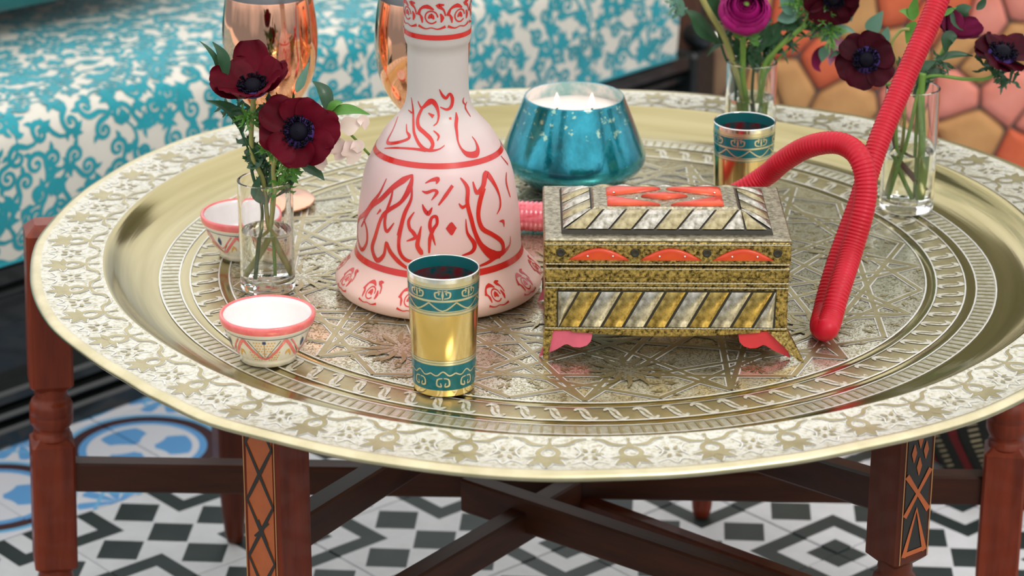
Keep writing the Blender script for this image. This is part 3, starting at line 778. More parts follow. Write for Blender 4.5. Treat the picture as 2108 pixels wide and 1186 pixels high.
for P, w in (
    ([(550, 660), (562, 740), (565, 830), (570, 900), (600, 970), (640, 1010), (690, 1020), (740, 1010), (775, 985)], (T_, .0018, .002, .002, .0026, .0022, .001, T_)),
    ([(530, 745), (555, 765)], (T_, .0016)),
    ([(460, 790), (430, 870), (390, 950), (400, 970), (460, 965), (530, 940), (535, 915), (520, 890), (518, 840)], (.0006, .0012, .0026, .0024, .002, .0024, .0012, T_)),
    ([(368, 1005), (450, 1002), (560, 1008), (650, 1020)], (T_, .0014, .0016, .0022)),
    ([(595, 685), (620, 730), (660, 700), (690, 685), (720, 720), (735, 780), (725, 830), (700, 852)], (T_, .0022, .0044, .004, .002, .0012, .0008)),
    ([(625, 730), (595, 800), (600, 860), (640, 900), (680, 940), (695, 980), (680, 1015)], (.0022, .003, .0028, .0028, .003, .0028, .0026)),
    ([(665, 765), (700, 790)], (T_, .0034)), ([(700, 885), (735, 920), (725, 955)], (.0006, .0018, T_)),
    ([(740, 605), (760, 645), (785, 665), (810, 635), (828, 670), (820, 720), (790, 742), (745, 725)], (T_, .0022, .0026, .002, .003, .0028, .002, T_)),
    ([(852, 760), (856, 800), (852, 850), (858, 900), (866, 960), (890, 1010), (930, 1045), (985, 1045), (1000, 1010), (985, 960), (960, 925)], (T_, .003, .0028, .0022, .0014, .0018, .0042, .005, .0034, .0014, T_)),
    ([(812, 795), (815, 810)], (.0018, .0018)), ([(905, 660), (900, 690), (920, 715)], (T_, .0018, T_)), ([(925, 690), (915, 730), (950, 790)], (T_, .0018, .001)),
): hstroke(U1_(P), w)
for P, w in (
    ([(362, 210), (320, 300), (270, 370), (230, 430), (185, 470), (175, 540), (180, 620), (205, 668), (235, 620), (235, 540), (215, 470)], (T_, .002, .004, .0048, .003, .003, .0036, .0034, .0028, .0024, .0012)),
    ([(530, 185), (470, 220), (400, 270), (330, 340), (260, 400), (200, 520)], (.001, .0052, .0044, .004, .003, .0015)),
    ([(530, 185), (510, 270), (455, 360), (380, 410), (330, 460), (290, 580), (270, 660), (300, 735), (345, 700), (360, 620), (385, 680), (440, 745), (500, 790)], (.001, .005, .003, .0034, .003, .0036, .0042, .0044, .003, .002, .004, .004, .002)),
    ([(405, 270), (390, 340), (360, 430), (350, 500), (365, 550), (410, 495)], (T_, .0022, .0026, .003, .003, T_)),
    ([(300, 440), (325, 410)], (T_, .0024)),
    ([(525, 240), (520, 340), (480, 430), (455, 520), (440, 620), (450, 690), (490, 735), (560, 745)], (T_, .0022, .0034, .0036, .003, .0034, .0034, .0014)),
    ([(430, 575), (450, 510), (470, 480)], (T_, .0016, .001)),
    ([(540, 425), (505, 480), (510, 530), (535, 560), (545, 590), (490, 612)], (T_, .0026, .0028, .0034, .003, T_)),
    ([(585, 515), (570, 580), (560, 640), (580, 680), (590, 700)], (T_, .003, .0038, .0044, .002)),
    ([(610, 240), (650, 220), (690, 215), (680, 245)], (T_, .0022, .0040, T_)),
    ([(590, 290), (620, 300), (665, 285), (685, 300), (650, 350)], (T_, .0026, .002, .0028, T_)),
    ([(592, 375), (605, 410), (630, 435), (655, 395)], (T_, .0028, .004, T_)),
    ([(785, 255), (740, 320), (695, 382)], (.0026, .003, .0012)),
    ([(675, 640), (660, 590), (640, 520), (650, 465), (680, 455), (685, 500), (660, 540), (640, 600), (635, 690)], (T_, .002, .003, .0024, .0026, .0024, .003, .003, .0014)),
    ([(778, 490), (777, 530), (780, 575)], (T_, .0092, T_)),
    ([(835, 205), (880, 270), (880, 370), (905, 470), (930, 560), (970, 640), (1040, 700), (1100, 690), (1150, 640), (1155, 580)], (.001, .0036, .0034, .0036, .0036, .0044, .0085, .005, .002, T_)),
    ([(825, 370), (850, 395), (885, 370)], (T_, .003, .0012)),
    ([(870, 470), (880, 560), (925, 630), (910, 680), (845, 705)], (T_, .0022, .004, .0034, .001)),
    ([(915, 230), (940, 300), (980, 260), (1000, 180), (1050, 240), (1085, 320), (1090, 390), (1068, 440)], (.001, .0036, .0044, .0055, .0036, .002, .0022, T_)),
    ([(985, 270), (960, 360), (950, 450), (975, 530), (1040, 570), (1095, 610), (1110, 660), (1080, 720)], (.0044, .0044, .0038, .0040, .0038, .004, .0044, .003)),
    ([(1085, 485), (1110, 485), (1115, 520)], (T_, .003, T_)),
    ([(950, 775), (1010, 750), (1070, 710)], (.0014, .003, .004)),
    ([(1095, 65), (1140, 120)], (.001, .002)), ([(1130, 170), (1130, 240), (1155, 330)], (.001, .0026, .001)),
): hstroke(U2_(P), w)
def floret(th, z, s_):
    def g(x, y): return hmap(th + x * s_ / HR(z), z + y * s_)
    b.ribbon([(cos(a) * .5, sin(a) * .5) for a in [q * .7 for q in range(9)]], .11, g, 'redprint', 2)
    b.ribbon([(-1.1, -.75), (-.5, -.95), (0, -.85), (.5, -.95), (1.1, -.75)], (.22, .1, .08, .1, .22), g, 'redprint', 3)
    b.ribbon([(-1.1, .1), (-.85, .65), (-.3, .85), (.2, .6)], (.3, .16, .34, .1), g, 'redprint', 3)
    b.ribbon([(1.1, .1), (.95, .6), (.5, .95), (1.0, 1.0)], (.1, .14, .36, .1), g, 'redprint', 3)
    b.ribbon([(-.25, -.1), (0, .12), (.2, -.15)], (.1, .42, .1), g, 'redprint', 3)
    b.ribbon([(.75, -.4), (.85, -.05), (.7, .3)], (.1, .3, .1), g, 'redprint', 3)
    b.ribbon([(-.75, -.5), (-.8, -.1), (-.95, .2)], (.08, .24, .08), g, 'redprint', 3)
zf = hinv(904, 610)[1]
for k in range(14): floret(2 * pi * k / 14 + .18, .0185, .0085)
for k in range(7): floret(2 * pi * k / 7 - .15, hinv(880, 35)[1], .0105)
b.build('bottle', hook)
b = MB(); b.lathe([(.001, .21), (.0215, .211), (.0215, .28), (.020, .295), (.014, .302), (.010, .32), (.015, .33), (.012, .36), (.001, .37)], 'gold', 40)
b.build('stem_plug', hook)

# ================================================================= TEA GLASSES
def tea_glass():
    root = empty('tea_glass'); H = .0990; r0, r1 = .0243, .0282
    rz = lambda z: r0 + (r1 - r0) * z / H
    zy = lambda y: H * (818 - y) / 243
    b = MB()
    zs = [0, zy(804), zy(752), zy(748), zy(747), zy(743), zy(742), zy(649), zy(648), zy(643), zy(642), zy(640), zy(621), zy(617), zy(595), zy(593), zy(592), H - .0035, H]
    mt = ['gold', 'tealband', 'goldpat', 'tealband', 'goldpat', 'tealband', 'gold', 'tealband', 'goldpat', 'tealband', 'goldpat', 'tealband', 'goldpat', 'tealband', 'goldpat', 'tealband', 'goldpat', 'silverrim']
    prof = [(.001, .0012), (r0 - .002, .0006), (r0 - .0005, .0002)] + [(rz(z), z) for z in zs[1:]] + [(r1 - .0006, H + .0006), (r1 - .0014, H), (r1 - .0016, H - .009), (rz(.01) - .0016, .010), (.001, .009)]
    mats = ['gold', 'gold', 'gold'] + mt[1:] + ['silverrim', 'silverrim', 'tealin', 'inside', 'inside']
    mats = mats[:len(prof) - 1]
    b.lathe(prof, 'gold', 72, mats=mats, crisp=.0004)
    R = rz; f = revmap(R, .026, .0002); C_ = 2 * pi * .026; n = 8
    for k in range(n):
        s0 = C_ * k / n; d = C_ / n
        zc = zy(606); w = .0008
        for e in (-1, 1):
            b.ribbon([(s0 + e * .001, zc - .003), (s0 + e * .005, zc - .002), (s0 + e * .0055, zc + .0018), (s0 + e * .0025, zc + .0022), (s0 + e * .003, zc)], (w, w * 1.7, w), f, 'goldpat', 3)
            b.ribbon([(s0 + e * .001, zc + .003), (s0 + e * .0035, zc + .0038)], (w, w), f, 'goldpat')
        b.ribbon([(s0, zc - .004), (s0, zc + .004)], (.0006, .0018, .0006), f, 'goldpat', 2)
        zc2 = zy(631)
        b.ribbon([(s0 - d / 2, zc2 + .0035), (s0, zc2 - .0030), (s0 + d / 2, zc2 + .0035)], .0011, f, 'goldpat', 4)
        zc3 = zy(768)
        b.ribbon([(s0 - d / 2, zc3), (s0 - d / 4, zc3 - .002), (s0, zc3 + .0015), (s0 + d / 4, zc3 - .002), (s0 + d / 2, zc3)], .0010, f, 'goldpat', 4)
        zc4 = zy(788)
        for e in (-1, 1): b.ribbon([(s0 + e * .0005, zc4 + .004), (s0 + e * .0045, zc4 + .003), (s0 + e * .005, zc4 - .002), (s0 + e * .0015, zc4 - .003), (s0 + e * .0022, zc4)], (w, w * 1.8, w), f, 'goldpat', 3)
    b.build('tumbler', root)
    return root
g1 = tea_glass(); g1.location = onpan(914, 793)
tag(g1, 'gold tea glass with teal bands, standing in front of the hookah bottle', 'glass', 'gilded tea glasses')
g2 = copy_tree(g1); g2.location = onpan(1525, 462); g2.rotation_euler.z = .5
tag(g2, 'gold and teal tea glass standing behind the metal box', 'glass', 'gilded tea glasses')

# ================================================================= BOWLS
def bowl():
    root = empty('bowl'); H = .0385
    prof = [(.001, .002), (.020, .0015), (.0215, .0), (.0228, .0), (.0232, .0040), (.0240, .0055), (.0290, .0120), (.0325, .0200), (.0345, .0275), (.0362, .0300), (.0378, .0325), (.0385, .0365), (.0382, .0385), (.0370, .0392), (.0352, .0380), (.0338, .0335), (.0300, .020), (.0220, .0090), (.001, .0065)]
    mats = ['cream'] * 8 + ['white', 'inkdark', 'coral', 'coral', 'coral', 'coral'] + ['white'] * 4
    mats[9] = 'cream'
    b = MB(); b.lathe(prof, 'white', 72, mats=mats); b.build('pot', root)
    R = rprof(prof[3:12]); n = 6; C_ = 2 * pi * .031; d = C_ / n; f = revmap(R, .031, .0002); g = revmap(R, .031, .0004)
    b = MB()
    for k in range(n):
        s0 = C_ * k / n
        b.ribbon([(s0 - d * .5, .0270), (s0, .0085), (s0 + d * .5, .0270)], .0023, g, 'coral', 4)
        for e in (-1, 1):
            b.ribbon([(s0 + e * d * .47 - e * .003, .0265), (s0 + e * .0015, .0105)], .00045, f, 'inkdark', 4)
        if k % 2 == 0:
            for iy in range(6):
                for ix in range(-5, 6):
                    z = .0120 + iy * .0026; x = ix * .0022 + (iy % 2) * .0011
                    if abs(x) < (z - .0095) * .62: b.ribbon([(s0 + x - .0006, z), (s0 + x + .0006, z)], .0012, f, 'ochre')
            for e in (-1, 1):
                for iy in range(4):
                    for ix in range(4):
                        z = .0075 + iy * .0026; x = e * (.0036 + ix * .0022 + iy * .0006)
                        if abs(x) < d * .62 - z * .25: b.ribbon([(s0 + x - .0006, z), (s0 + x + .0006, z)], .0012, f, 'ochre')
            b.ribbon([(s0 - .0012, .0255), (s0 + .0012, .0255)], .0024, g, 'navy'); b.ribbon([(s0, .0265), (s0, .011)], .0003, f, 'inkdark', 3)
        else:
            b.ribbon([(s0, .0165), (s0, .0205), (s0, .0245)], (.0006, .0038, .0006), g, 'navy', 2)
            b.ribbon([(s0 - d * .36, .0265), (s0, .0130), (s0 + d * .36, .0265)], .0012, f, 'stoneteal' if False else 'coral', 4)
            for e in (-1, 1): b.ribbon([(s0 + e * d * .28, .010), (s0 + e * d * .40, .0165), (s0 + e * d * .46, .0125)], (.0005, .0024, .0005), f, 'ochre', 3)
    b.ribbon([(C_ * q / 60, .0283) for q in range(61)], .0006, g, 'inkdark')
    b.build('painted_pattern', root)
    return root
w1 = bowl(); w1.location = onpan(553, 734)
tag(w1, 'small ceramic bowl with coral zigzags, front one, before the clear vase', 'bowl', 'painted ceramic bowls')
w2 = copy_tree(w1); w2.location = onpan(505, 521); w2.rotation_euler.z = .42
tag(w2, 'small coral-rimmed ceramic bowl half hidden behind the left clear vase', 'bowl', 'painted ceramic bowls')

# ================================================================= COPPER GOBLETS
def goblet():
    root = empty('wine_goblet')
    P = [(.001, .0015), (.034, .001), (.0372, .0020), (.0372, .0034), (.034, .0042), (.020, .0060), (.009, .010), (.0050, .018), (.0038, .035), (.0036, .060), (.0045, .074), (.0090, .084), (.022, .096), (.033, .111), (.0405, .130), (.0435, .152), (.0432, .172), (.0408, .192), (.0392, .201)]
    Q = [(.0376, .206), (.0362, .210), (.0352, .2095), (.0375, .200), (.0415, .165), (.0400, .140), (.030, .114), (.012, .098), (.001, .094)]
    prof = smooth2(P[3:], 4); prof = P[:3] + prof + Q; n0 = len(prof) - len(Q)
    b = MB(); b.lathe(prof, 'copper', 72, mats=['copper'] * (n0 - 1) + ['steel', 'steel'] + ['steel'] * (len(Q) - 2)); b.build('cup', root)
    return root
c1 = goblet(); c1.location = onpan(566, 417)
tag(c1, 'shiny copper wine goblet behind the left vase of burgundy flowers', 'goblet', 'copper goblets')
c2 = copy_tree(c1); p = onpan(872, 424); c2.location = p
tag(c2, 'shiny copper wine goblet mostly hidden behind the hookah bottle neck', 'goblet', 'copper goblets')

# ================================================================= CANDLE
cp = onpan(1180, 380)
cd = tag(empty('candle_vessel', cp), 'wide mottled teal glass candle vessel with pale wax and two lit wicks', 'candle')
CP = [(.001, .0015), (.030, .0), (.0375, .001), (.048, .0065), (.0595, .0150), (.0665, .0225), (.0685, .0300), (.0668, .0385), (.0600, .0560), (.0525, .0745), (.0472, .0880)]
CPs = smooth2(CP[1:], 4)
b = MB(); b.lathe([CP[0]] + CPs + [(.0466, .0888), (.0456, .0884)], 'candleteal', 96); b.build('vessel', cd)
b = MB(); b.lathe([(.0456, .0884), (.0475, .0835), (.0495, .078), (.0515, .0725)], 'liner', 72); b.build('rim_liner', cd)
b = MB(); b.lathe([(.0525, .0732), (.046, .0736), (.020, .0730), (.001, .0728)], 'wax', 72); b.build('wax', cd)
for dx in (-.0165, .0165):
    b = MB(); b.tube([(dx, .0, .072), (dx + .0006, 0, .080)], .0009, 'stamen', 8)
    w_ = b.build('wick', cd)
    b = MB(); b.lathe([(.0004, .0765), (.0020, .078), (.0028, .0815), (.0022, .0855), (.0010, .0895), (.0002, .0915)], 'flame', 16, c=(dx, 0, 0)); b.build('flame', w_)

# ================================================================= GLASS VASES
def vase(x, y, r, H, wl, label):
    p = onpan(x, y); root = tag(empty('glass_vase', p), label, 'vase', 'clear cylinder vases')
    t = .0022; bt = .009
    b = MB(); b.lathe([(.0008, .0008), (r - .003, .0), (r - .0005, .0012), (r, .003), (r, H - .0008), (r - t / 2, H), (r - t, H - .0008), (r - t, bt + .004), (r - t - .003, bt), (.0008, bt - .0008)], 'glass', 64, crisp=.0003)
    b.build('cylinder', root)
    b = MB(); ri = r - t - .0002; b.lathe([(.0008, bt), (ri - .003, bt + .0006), (ri, bt + .0042), (ri, wl), (ri - .0008, wl - .0006), (.0008, wl - .0006)], 'water', 48, crisp=.0003)
    b.build('water', root)
    return p
vL = vase(552, 592, .0236, .0985, .054, 'clear cylinder vase of two burgundy anemones at the left, behind the front bowl')
vM = vase(1541, 322, .0246, .098, .062, 'clear cylinder vase behind the tea glass, holding the magenta ranunculus')
vR = vase(1865, 428, .0250, .118, .057, 'clear cylinder vase at the right, behind the red hose')

# ================================================================= FLOWERS
def surf(b, P, W, N_, mt, fold=.0, curl=0, ruff=0, seed=0, nv=6):
    """leaf or petal: P centre line (3D), W widths, N_ side direction function"""
    pts = smooth2([tuple(p) for p in P], 5); n = len(pts); vs = []; rq = random.Random(seed)
    ph = rq.uniform(0, 6)
    for i, p in enumerate(pts):
        t = i / (n - 1); p = Vector(p); tg = (Vector(pts[min(i + 1, n - 1)]) - Vector(pts[max(i - 1, 0)])).normalized()
        nn = Vector(N_); nn = (nn - tg * nn.dot(tg)).normalized(); sd = tg.cross(nn); w = lerpl(W, t) / 2
        for k in range(nv + 1):
            u = -1 + 2 * k / nv
            vs.append(p + sd * (u * w) + nn * (fold * w * abs(u) + curl * w * u * u + ruff * w * sin(u * 7 + ph + t * 4) * abs(u) * t))
    fs = [(i * (nv + 1) + k, i * (nv + 1) + k + 1, (i + 1) * (nv + 1) + k + 1, (i + 1) * (nv + 1) + k) for i in range(n - 1) for k in range(nv)]
    b.add(vs, fs, mt)
def stemtube(root, P, r, mt='stem', name='stem'):
    b = MB(); P = smooth2([tuple(Vector(p) - root.location) for p in P], 6); b.tube(P, [r] * len(P), mt, 10); return b.build(name, root)
def anemone(px, Y, normal, R_, label, mt='petal', n=7, cup=.35, stem=None, cat='flower', seed=0, core=.37, roll=0, grp=None, wf=.62):
    c = atY(px[0], px[1], Y); nrm = Vector(normal).normalized()
    root = tag(empty('anemone', c), label, cat, grp)
    a = nrm.cross(Vector((0, 0, 1))); a = a.normalized() if a.length > .05 else Vector((1, 0, 0)); q = nrm.cross(a)
    rq = random.Random(seed)
    for k in range(n):
        th = roll + 2 * pi * k / n + rq.uniform(-.08, .08); d = a * cos(th) + q * sin(th); L = R_ * rq.uniform(.86, 1.14); tw = rq.uniform(-.12, .12)
        lift = cup * rq.uniform(.8, 1.2); off = (k % 2) * .0010
        P = [d * (L * .10) + nrm * off, d * (L * .38) + nrm * (L * lift * .22 + off), d * (L * .72) + nrm * (L * lift * .62 + off), d * L + nrm * (L * lift * 1.0)]
        b = MB(); W = [v_ * R_ for v_ in (.20, .50, .78, .96, 1.0, .88, .50)]
        W = [w * wf / .62 * 1.0 for w in W]
        surf(b, P, W, nrm + d.cross(nrm) * tw * 2, mt, curl=.16, ruff=.20, seed=seed * 20 + k, nv=8); b.build('petal', root)
    # centre
    b = MB(); rc = R_ * core; prof = [(rc, .0), (rc * .9, rc * .5), (rc * .55, rc * .85), (.0003, rc * .95)]
    rot = Matrix((a, q, nrm)).transposed()
    bb = MB(); bb.lathe([(rc * 1.14, rc * .18), (rc * 1.0, rc * .34), (rc * .95, rc * .40), (.0003, rc * .40)], 'violet', 28); bb.lathe([(rc * .70, rc * .2), (rc * .68, rc * .55), (rc * .45, rc * .85), (.0003, rc * .95)], 'stamen', 20)
    for k in range(90):
        th = rq.uniform(0, 2 * pi); r0 = rc * rq.uniform(.5, .7); r1 = rc * rq.uniform(.72, 1.12)
        e = Vector((r1 * cos(th), r1 * sin(th), rc * rq.uniform(.45, .8))); bb.tube([(r0 * cos(th), r0 * sin(th), rc * .2), tuple(e), tuple(e * 1.08)], [.0003, .0005, .0012], 'stamen', 5)
    bb.v = [tuple(rot @ Vector(v)) for v in bb.v]; bb.build('flower_centre', root)
    if stem: stemtube(root, [c - nrm * .002] + [Vector(s_) for s_ in stem], .0017 if mt != 'petal' else .0021, 'stemol' if mt == 'petal' else 'stem')
    return root
def leafobj(root, pts, w, Y, mt='leaf', nrm=(0, -.6, .8), name='leaf', fold=.25, yd=0):
    n = len(pts); P = [atY(x, y, Y + yd * i / max(1, n - 1)) - root.location for i, (x, y) in enumerate(pts)]
    s_ = Y / cos(.36) / FPX
    b = MB(); W = [v * w * s_ for v in (.10, .55, .90, 1.0, .88, .60, .28, .03)]; surf(b, P, W, nrm, mt, fold=fold, seed=int(w * 7), nv=4)
    return b.build(name, root)
def sprig(root, pts, Y, n, l, mt='leafbr', seed=0, yd=0, w=.0016):
    """feathery foliage: many narrow leaflets as one mesh"""
    rq = random.Random(seed); b = MB(); s_ = 1.0
    C_ = smooth2([tuple(atY(x, y, Y) - root.location) for x, y in pts], 4)
    b.tube(C_, .0007, mt, 6)
    for k in range(n):
        p = Vector(C_[rq.randrange(len(C_))]); d = Vector((rq.gauss(0, 1), rq.gauss(0, .7), rq.gauss(0, .8) + .1)).normalized(); L = l * rq.uniform(.6, 1.1)
        e = p + d * L; m_ = p + d * L * .5 + Vector((0, 0, .0015)); surf(b, [p, m_, e], [w * .5, w, w * 1.2, w, .0003], (0, -1, .5), mt, nv=2)
        for q in (.45, .65, .8):
            sd = Vector((rq.gauss(0, 1), rq.gauss(0, .6), rq.gauss(0, 1))).normalized(); r0 = p + d * L * q
            surf(b, [r0, r0 + (d * .6 + sd * .6) * L * .18, r0 + (d * .7 + sd * .8) * L * .36], [w * .4, w * .9, .0003], (0, -1, .5), mt, nv=2)
    o = b.build('feathery_foliage', root); o['kind'] = 'stuff'; return o
def instem(v, dx, dy, z): return v + Vector((dx, dy, z))

# --- left vase
a1 = anemone((522, 186), vL.y - .004, (-.05, -.42, .9), .0305, 'cup-shaped burgundy anemone, upper left bloom of the left vase', 'petal', 8, .75, [instem(vL, -.010, -.004, .125), instem(vL, -.001, 0, .095), instem(vL, .002, .002, .055), instem(vL, .0150, .004, .011)], seed=2, roll=.2)
a2 = anemone((617, 272), vL.y - .020, (-.12, -.93, .38), .0325, 'open burgundy anemone with black centre, lower right bloom of the left vase', 'petal', 8, .22, [instem(vL, .010, -.008, .118), instem(vL, .008, -.004, .09), instem(vL, .002, .002, .05), instem(vL, -.014, .003, .011)], seed=3, roll=.1)
Y = vL.y
sprig(a1, [(480, 225), (540, 235), (600, 225)], Y, 40, .014, 'leaf', 1, w=.0024)
sprig(a1, [(505, 240), (530, 258), (556, 248)], Y - .006, 46, .012, 'leafbr', 2)
sprig(a2, [(560, 300), (585, 320), (600, 345)], Y - .01, 60, .014, 'leafbr', 3)
sprig(a1, [(520, 300), (535, 340), (560, 380)], Y + .002, 40, .013, 'leaf', 31, w=.0030)
sprig(a2, [(600, 325), (592, 360), (575, 390)], Y - .004, 36, .013, 'leafbr', 32, w=.0020)
sprig(a2, [(555, 215), (590, 225), (600, 260)], Y - .002, 30, .012, 'leaf', 4, w=.0022)
gl = tag(empty('leafy_sprig', instem(vL, -.006, .0, .03)), 'dark green leafy sprig among the anemones of the left vase', 'foliage')
stemtube(gl, [atY(515, 320, Y), atY(520, 360, Y), atY(538, 420, Y), instem(vL, -.004, 0, .055), instem(vL, -.008, -.004, .011)], .0014, 'leaf')
stemtube(gl, [atY(480, 235, Y), atY(508, 300, Y), atY(515, 320, Y)], .0009, 'leaf')
stemtube(gl, [atY(455, 185, Y), atY(470, 215, Y), atY(495, 260, Y), atY(510, 305, Y)], .0007, 'leafgrey')
for P, w, mt, yd in (([(447, 145), (444, 122), (428, 100), (410, 84)], 12, 'leaf', 0), ([(466, 160), (462, 128), (452, 105), (437, 86)], 26, 'leaf', 0), ([(500, 272), (488, 240), (460, 218), (424, 207)], 30, 'leaf', 0),
                     ([(528, 300), (524, 335), (508, 346)], 34, 'leaf', 0), ([(540, 345), (535, 320), (520, 300), (502, 282)], 26, 'leaf', 0), ([(545, 420), (528, 395), (535, 360)], 26, 'leaf', 0),
                     ([(600, 345), (598, 380), (560, 410)], 14, 'leaf', 0), ([(676, 240), (672, 200), (660, 180), (643, 167)], 30, 'leaf', .01),
                     ([(610, 190), (622, 165), (636, 128)], 20, 'leafgrey', .01), ([(672, 240), (700, 228), (730, 228), (762, 236)], 28, 'leafbr', -.01), ([(672, 232), (690, 214), (706, 212)], 20, 'leafbr', 0),
                     ([(610, 332), (635, 345), (655, 358), (668, 372)], 26, 'leaf', -.01), ([(548, 225), (575, 240), (590, 262)], 26, 'leaf', 0), ([(575, 330), (560, 370), (552, 420)], 18, 'leaf', 0)):
    leafobj(gl, P, w, Y - .004, mt, yd=yd)
hb = tag(empty('hellebore', atY(715, 290, Y - .012)), 'blush pink hellebore bells hanging at the right of the left vase', 'flower')
stemtube(hb, [atY(760, 318, Y), atY(700, 262, Y - .01), atY(660, 300, Y), atY(600, 360, Y), instem(vL, .006, 0, .085), instem(vL, .004, .004, .012)], .0011, 'stem')
for k, (P, w) in enumerate((([(690, 280), (695, 300), (698, 318), (690, 330)], 34), ([(712, 290), (722, 305), (724, 325), (714, 338)], 32), ([(728, 290), (736, 302), (736, 315)], 24), ([(700, 265), (722, 258), (745, 252)], 30), ([(735, 248), (750, 250), (752, 268)], 18), ([(668, 320), (660, 335), (664, 352)], 24), ([(690, 268), (684, 285), (688, 300)], 28))):
    leafobj(hb, P, w * 1.35, Y - .014 - .002 * (k % 3), 'petalpink', (0, -1, .3), 'petal', fold=.3)

# --- middle vase
Y = vM.y
rc = atY(1532, 26, Y - .015)
ran = tag(empty('ranunculus', rc), 'magenta ranunculus with dense layered petals in the middle vase', 'flower')
rq = random.Random(4); nrm = Vector((.05, -.72, .69)).normalized(); a_ = nrm.cross(Vector((0, 0, 1))).normalized(); q_ = nrm.cross(a_)
b = MB(); b.lathe([(.0, .0165), (.005, .016), (.0085, .013), (.0105, .006), (.0110, -.004)][::-1], 'petalmag', 24); b.v = [tuple(Matrix((a_, q_, nrm)).transposed() @ Vector(v)) for v in b.v]; b.build('bud', ran)
for lay, (rad, npet, up, hh) in enumerate(((.0255, 8, .010, .016), (.0225, 8, .013, .016), (.0195, 7, .015, .016), (.0160, 7, .017, .015), (.0125, 6, .0185, .013), (.0090, 5, .0195, .011), (.0055, 4, .020, .009))):
    for k in range(npet):
        th = 2 * pi * k / npet + lay * .45 + rq.uniform(-.1, .1); d = a_ * cos(th) + q_ * sin(th)
        P = [d * (rad * .35) - nrm * (.010 - up * .3), d * (rad * .92) + nrm * (-.004 + up * .1), d * (rad * 1.0) + nrm * (hh * .35), d * (rad * (.84 if rad > .018 else .62)) + nrm * (up)]
        b = MB(); w = 2 * pi * rad / npet * 1.5; surf(b, P, [w * .4, w * .8, w, w, w * .95, w * .7], d * 1.0 + nrm * .01, 'petalmag', curl=-.42, ruff=.05, seed=lay * 9 + k, nv=6)
        b.build('petal', ran)
b = MB(); b.lathe([(.0035, 0), (.003, .003), (.0004, .004)], 'stem', 16); b.v = [tuple(Matrix((a_, q_, nrm)).transposed() @ Vector(v) + nrm * .014) for v in b.v]; b.build('flower_centre', ran)
stemtube(ran, [rc - nrm * .008, atY(1530, 100, Y - .004), atY(1529, 160, Y), instem(vM, -.004, 0, .05), instem(vM, -.005, -.002, .011)], .0030, 'stem')
for P, w in (([(1532, 66), (1520, 72), (1508, 66)], 16), ([(1535, 68), (1552, 76), (1566, 74)], 16), ([(1535, 70), (1556, 88), (1560, 96)], 14)): leafobj(ran, P, w, Y - .02, 'leafbr', (0, -1, .3), 'sepal')
gm = tag(empty('foliage_bunch', instem(vM, 0, .004, .03)), 'bunch of green stems and leaves in the middle vase', 'foliage')
stemtube(gm, [atY(1420, -60, Y), atY(1452, 10, Y), atY(1490, 75, Y), atY(1510, 130, Y), instem(vM, -.008, .002, .06), instem(vM, -.003, .004, .011)], .0030, 'stemol')
stemtube(gm, [atY(1660, 50, Y), atY(1600, 100, Y), atY(1572, 140, Y), instem(vM, .008, .002, .05), instem(vM, .002, .004, .011)], .0026, 'stem')
stemtube(gm, [atY(1560, 90, Y + .01), atY(1552, 140, Y + .01), instem(vM, .002, .008, .055), instem(vM, .006, .006, .011)], .0016, 'leaf')
stemtube(gm, [atY(1476, 60, Y + .006), atY(1490, 110, Y + .006), instem(vM, -.015, .006, .07), instem(vM, -.016, .006, .012)], .0014, 'leaf')
for P, w, mt in (([(1480, 88), (1450, 65), (1430, 35), (1410, 20)], 34, 'leaf'), ([(1488, 92), (1470, 98), (1454, 118)], 10, 'leaf'), ([(1490, 45), (1470, 10), (1465, -30)], 30, 'leaf'), ([(1560, 95), (1590, 70), (1610, 40)], 36, 'leaf'), ([(1540, 110), (1565, 90), (1585, 50)], 30, 'leaf'),
                 ([(1600, 60), (1640, 50), (1662, 55)], 26, 'leaf'), ([(1600, 40), (1630, 30), (1640, 0)], 34, 'leafgrey'), ([(1640, 30), (1620, 10), (1605, -15)], 34, 'leafgrey'), ([(1560, 150), (1552, 110), (1556, 80)], 30, 'leaf'),
                 ([(1535, 130), (1520, 100), (1515, 75)], 22, 'leaf'), ([(1590, 110), (1600, 80), (1590, 60)], 28, 'leaf'), ([(1395, -10), (1402, 15), (1404, 35)], 16, 'leafgrey'), ([(1384, -20), (1385, 0), (1378, 16)], 14, 'leafgrey'),
                 ([(1690, 85), (1715, 70), (1740, 60), (1762, 68)], 24, 'leafgrey'), ([(1735, -30), (1745, 10), (1752, 45)], 34, 'leafgrey'), ([(1790, 70), (1800, 50), (1818, 22)], 34, 'leafgrey'), ([(1815, 90), (1822, 75), (1828, 55)], 24, 'leafgrey')):
    leafobj(gm, P, w, Y + .004, mt, (0, -.8, .6))
sprig(gm, [(1640, 10), (1680, 20), (1700, 45), (1710, 75)], Y + .002, 110, .018, 'leafbr', 8)
sprig(gm, [(1500, 60), (1540, 110), (1580, 100)], Y + .012, 60, .018, 'leaf', 21, w=.0030)
sprig(gm, [(1380, -10), (1395, 15), (1400, 30)], Y + .004, 16, .010, 'leafgrey', 22, w=.003)
sprig(gm, [(1560, 60), (1600, 90), (1640, 60)], Y + .01, 60, .018, 'leaf', 9, w=.0026)
sprig(gm, [(1690, -10), (1700, 20), (1690, 60)], Y + .006, 50, .018, 'leaf', 10, w=.0024)
anemone((1716, -8), Y - .01, (-.1, -.75, -.2), .027, 'dark wine anemone at the top edge above the fern foliage', 'petaldk', 7, .3, [atY(1700, -40, Y + .01), atY(1660, 40, Y + .005), atY(1600, 100, Y + .004), instem(vM, .012, .004, .07), instem(vM, .010, .004, .011)], seed=5)
lh = tag(empty('hellebore', atY(1700, 115, Y + .03)), 'small lilac and plum hellebore hanging between the middle and right vases', 'flower')
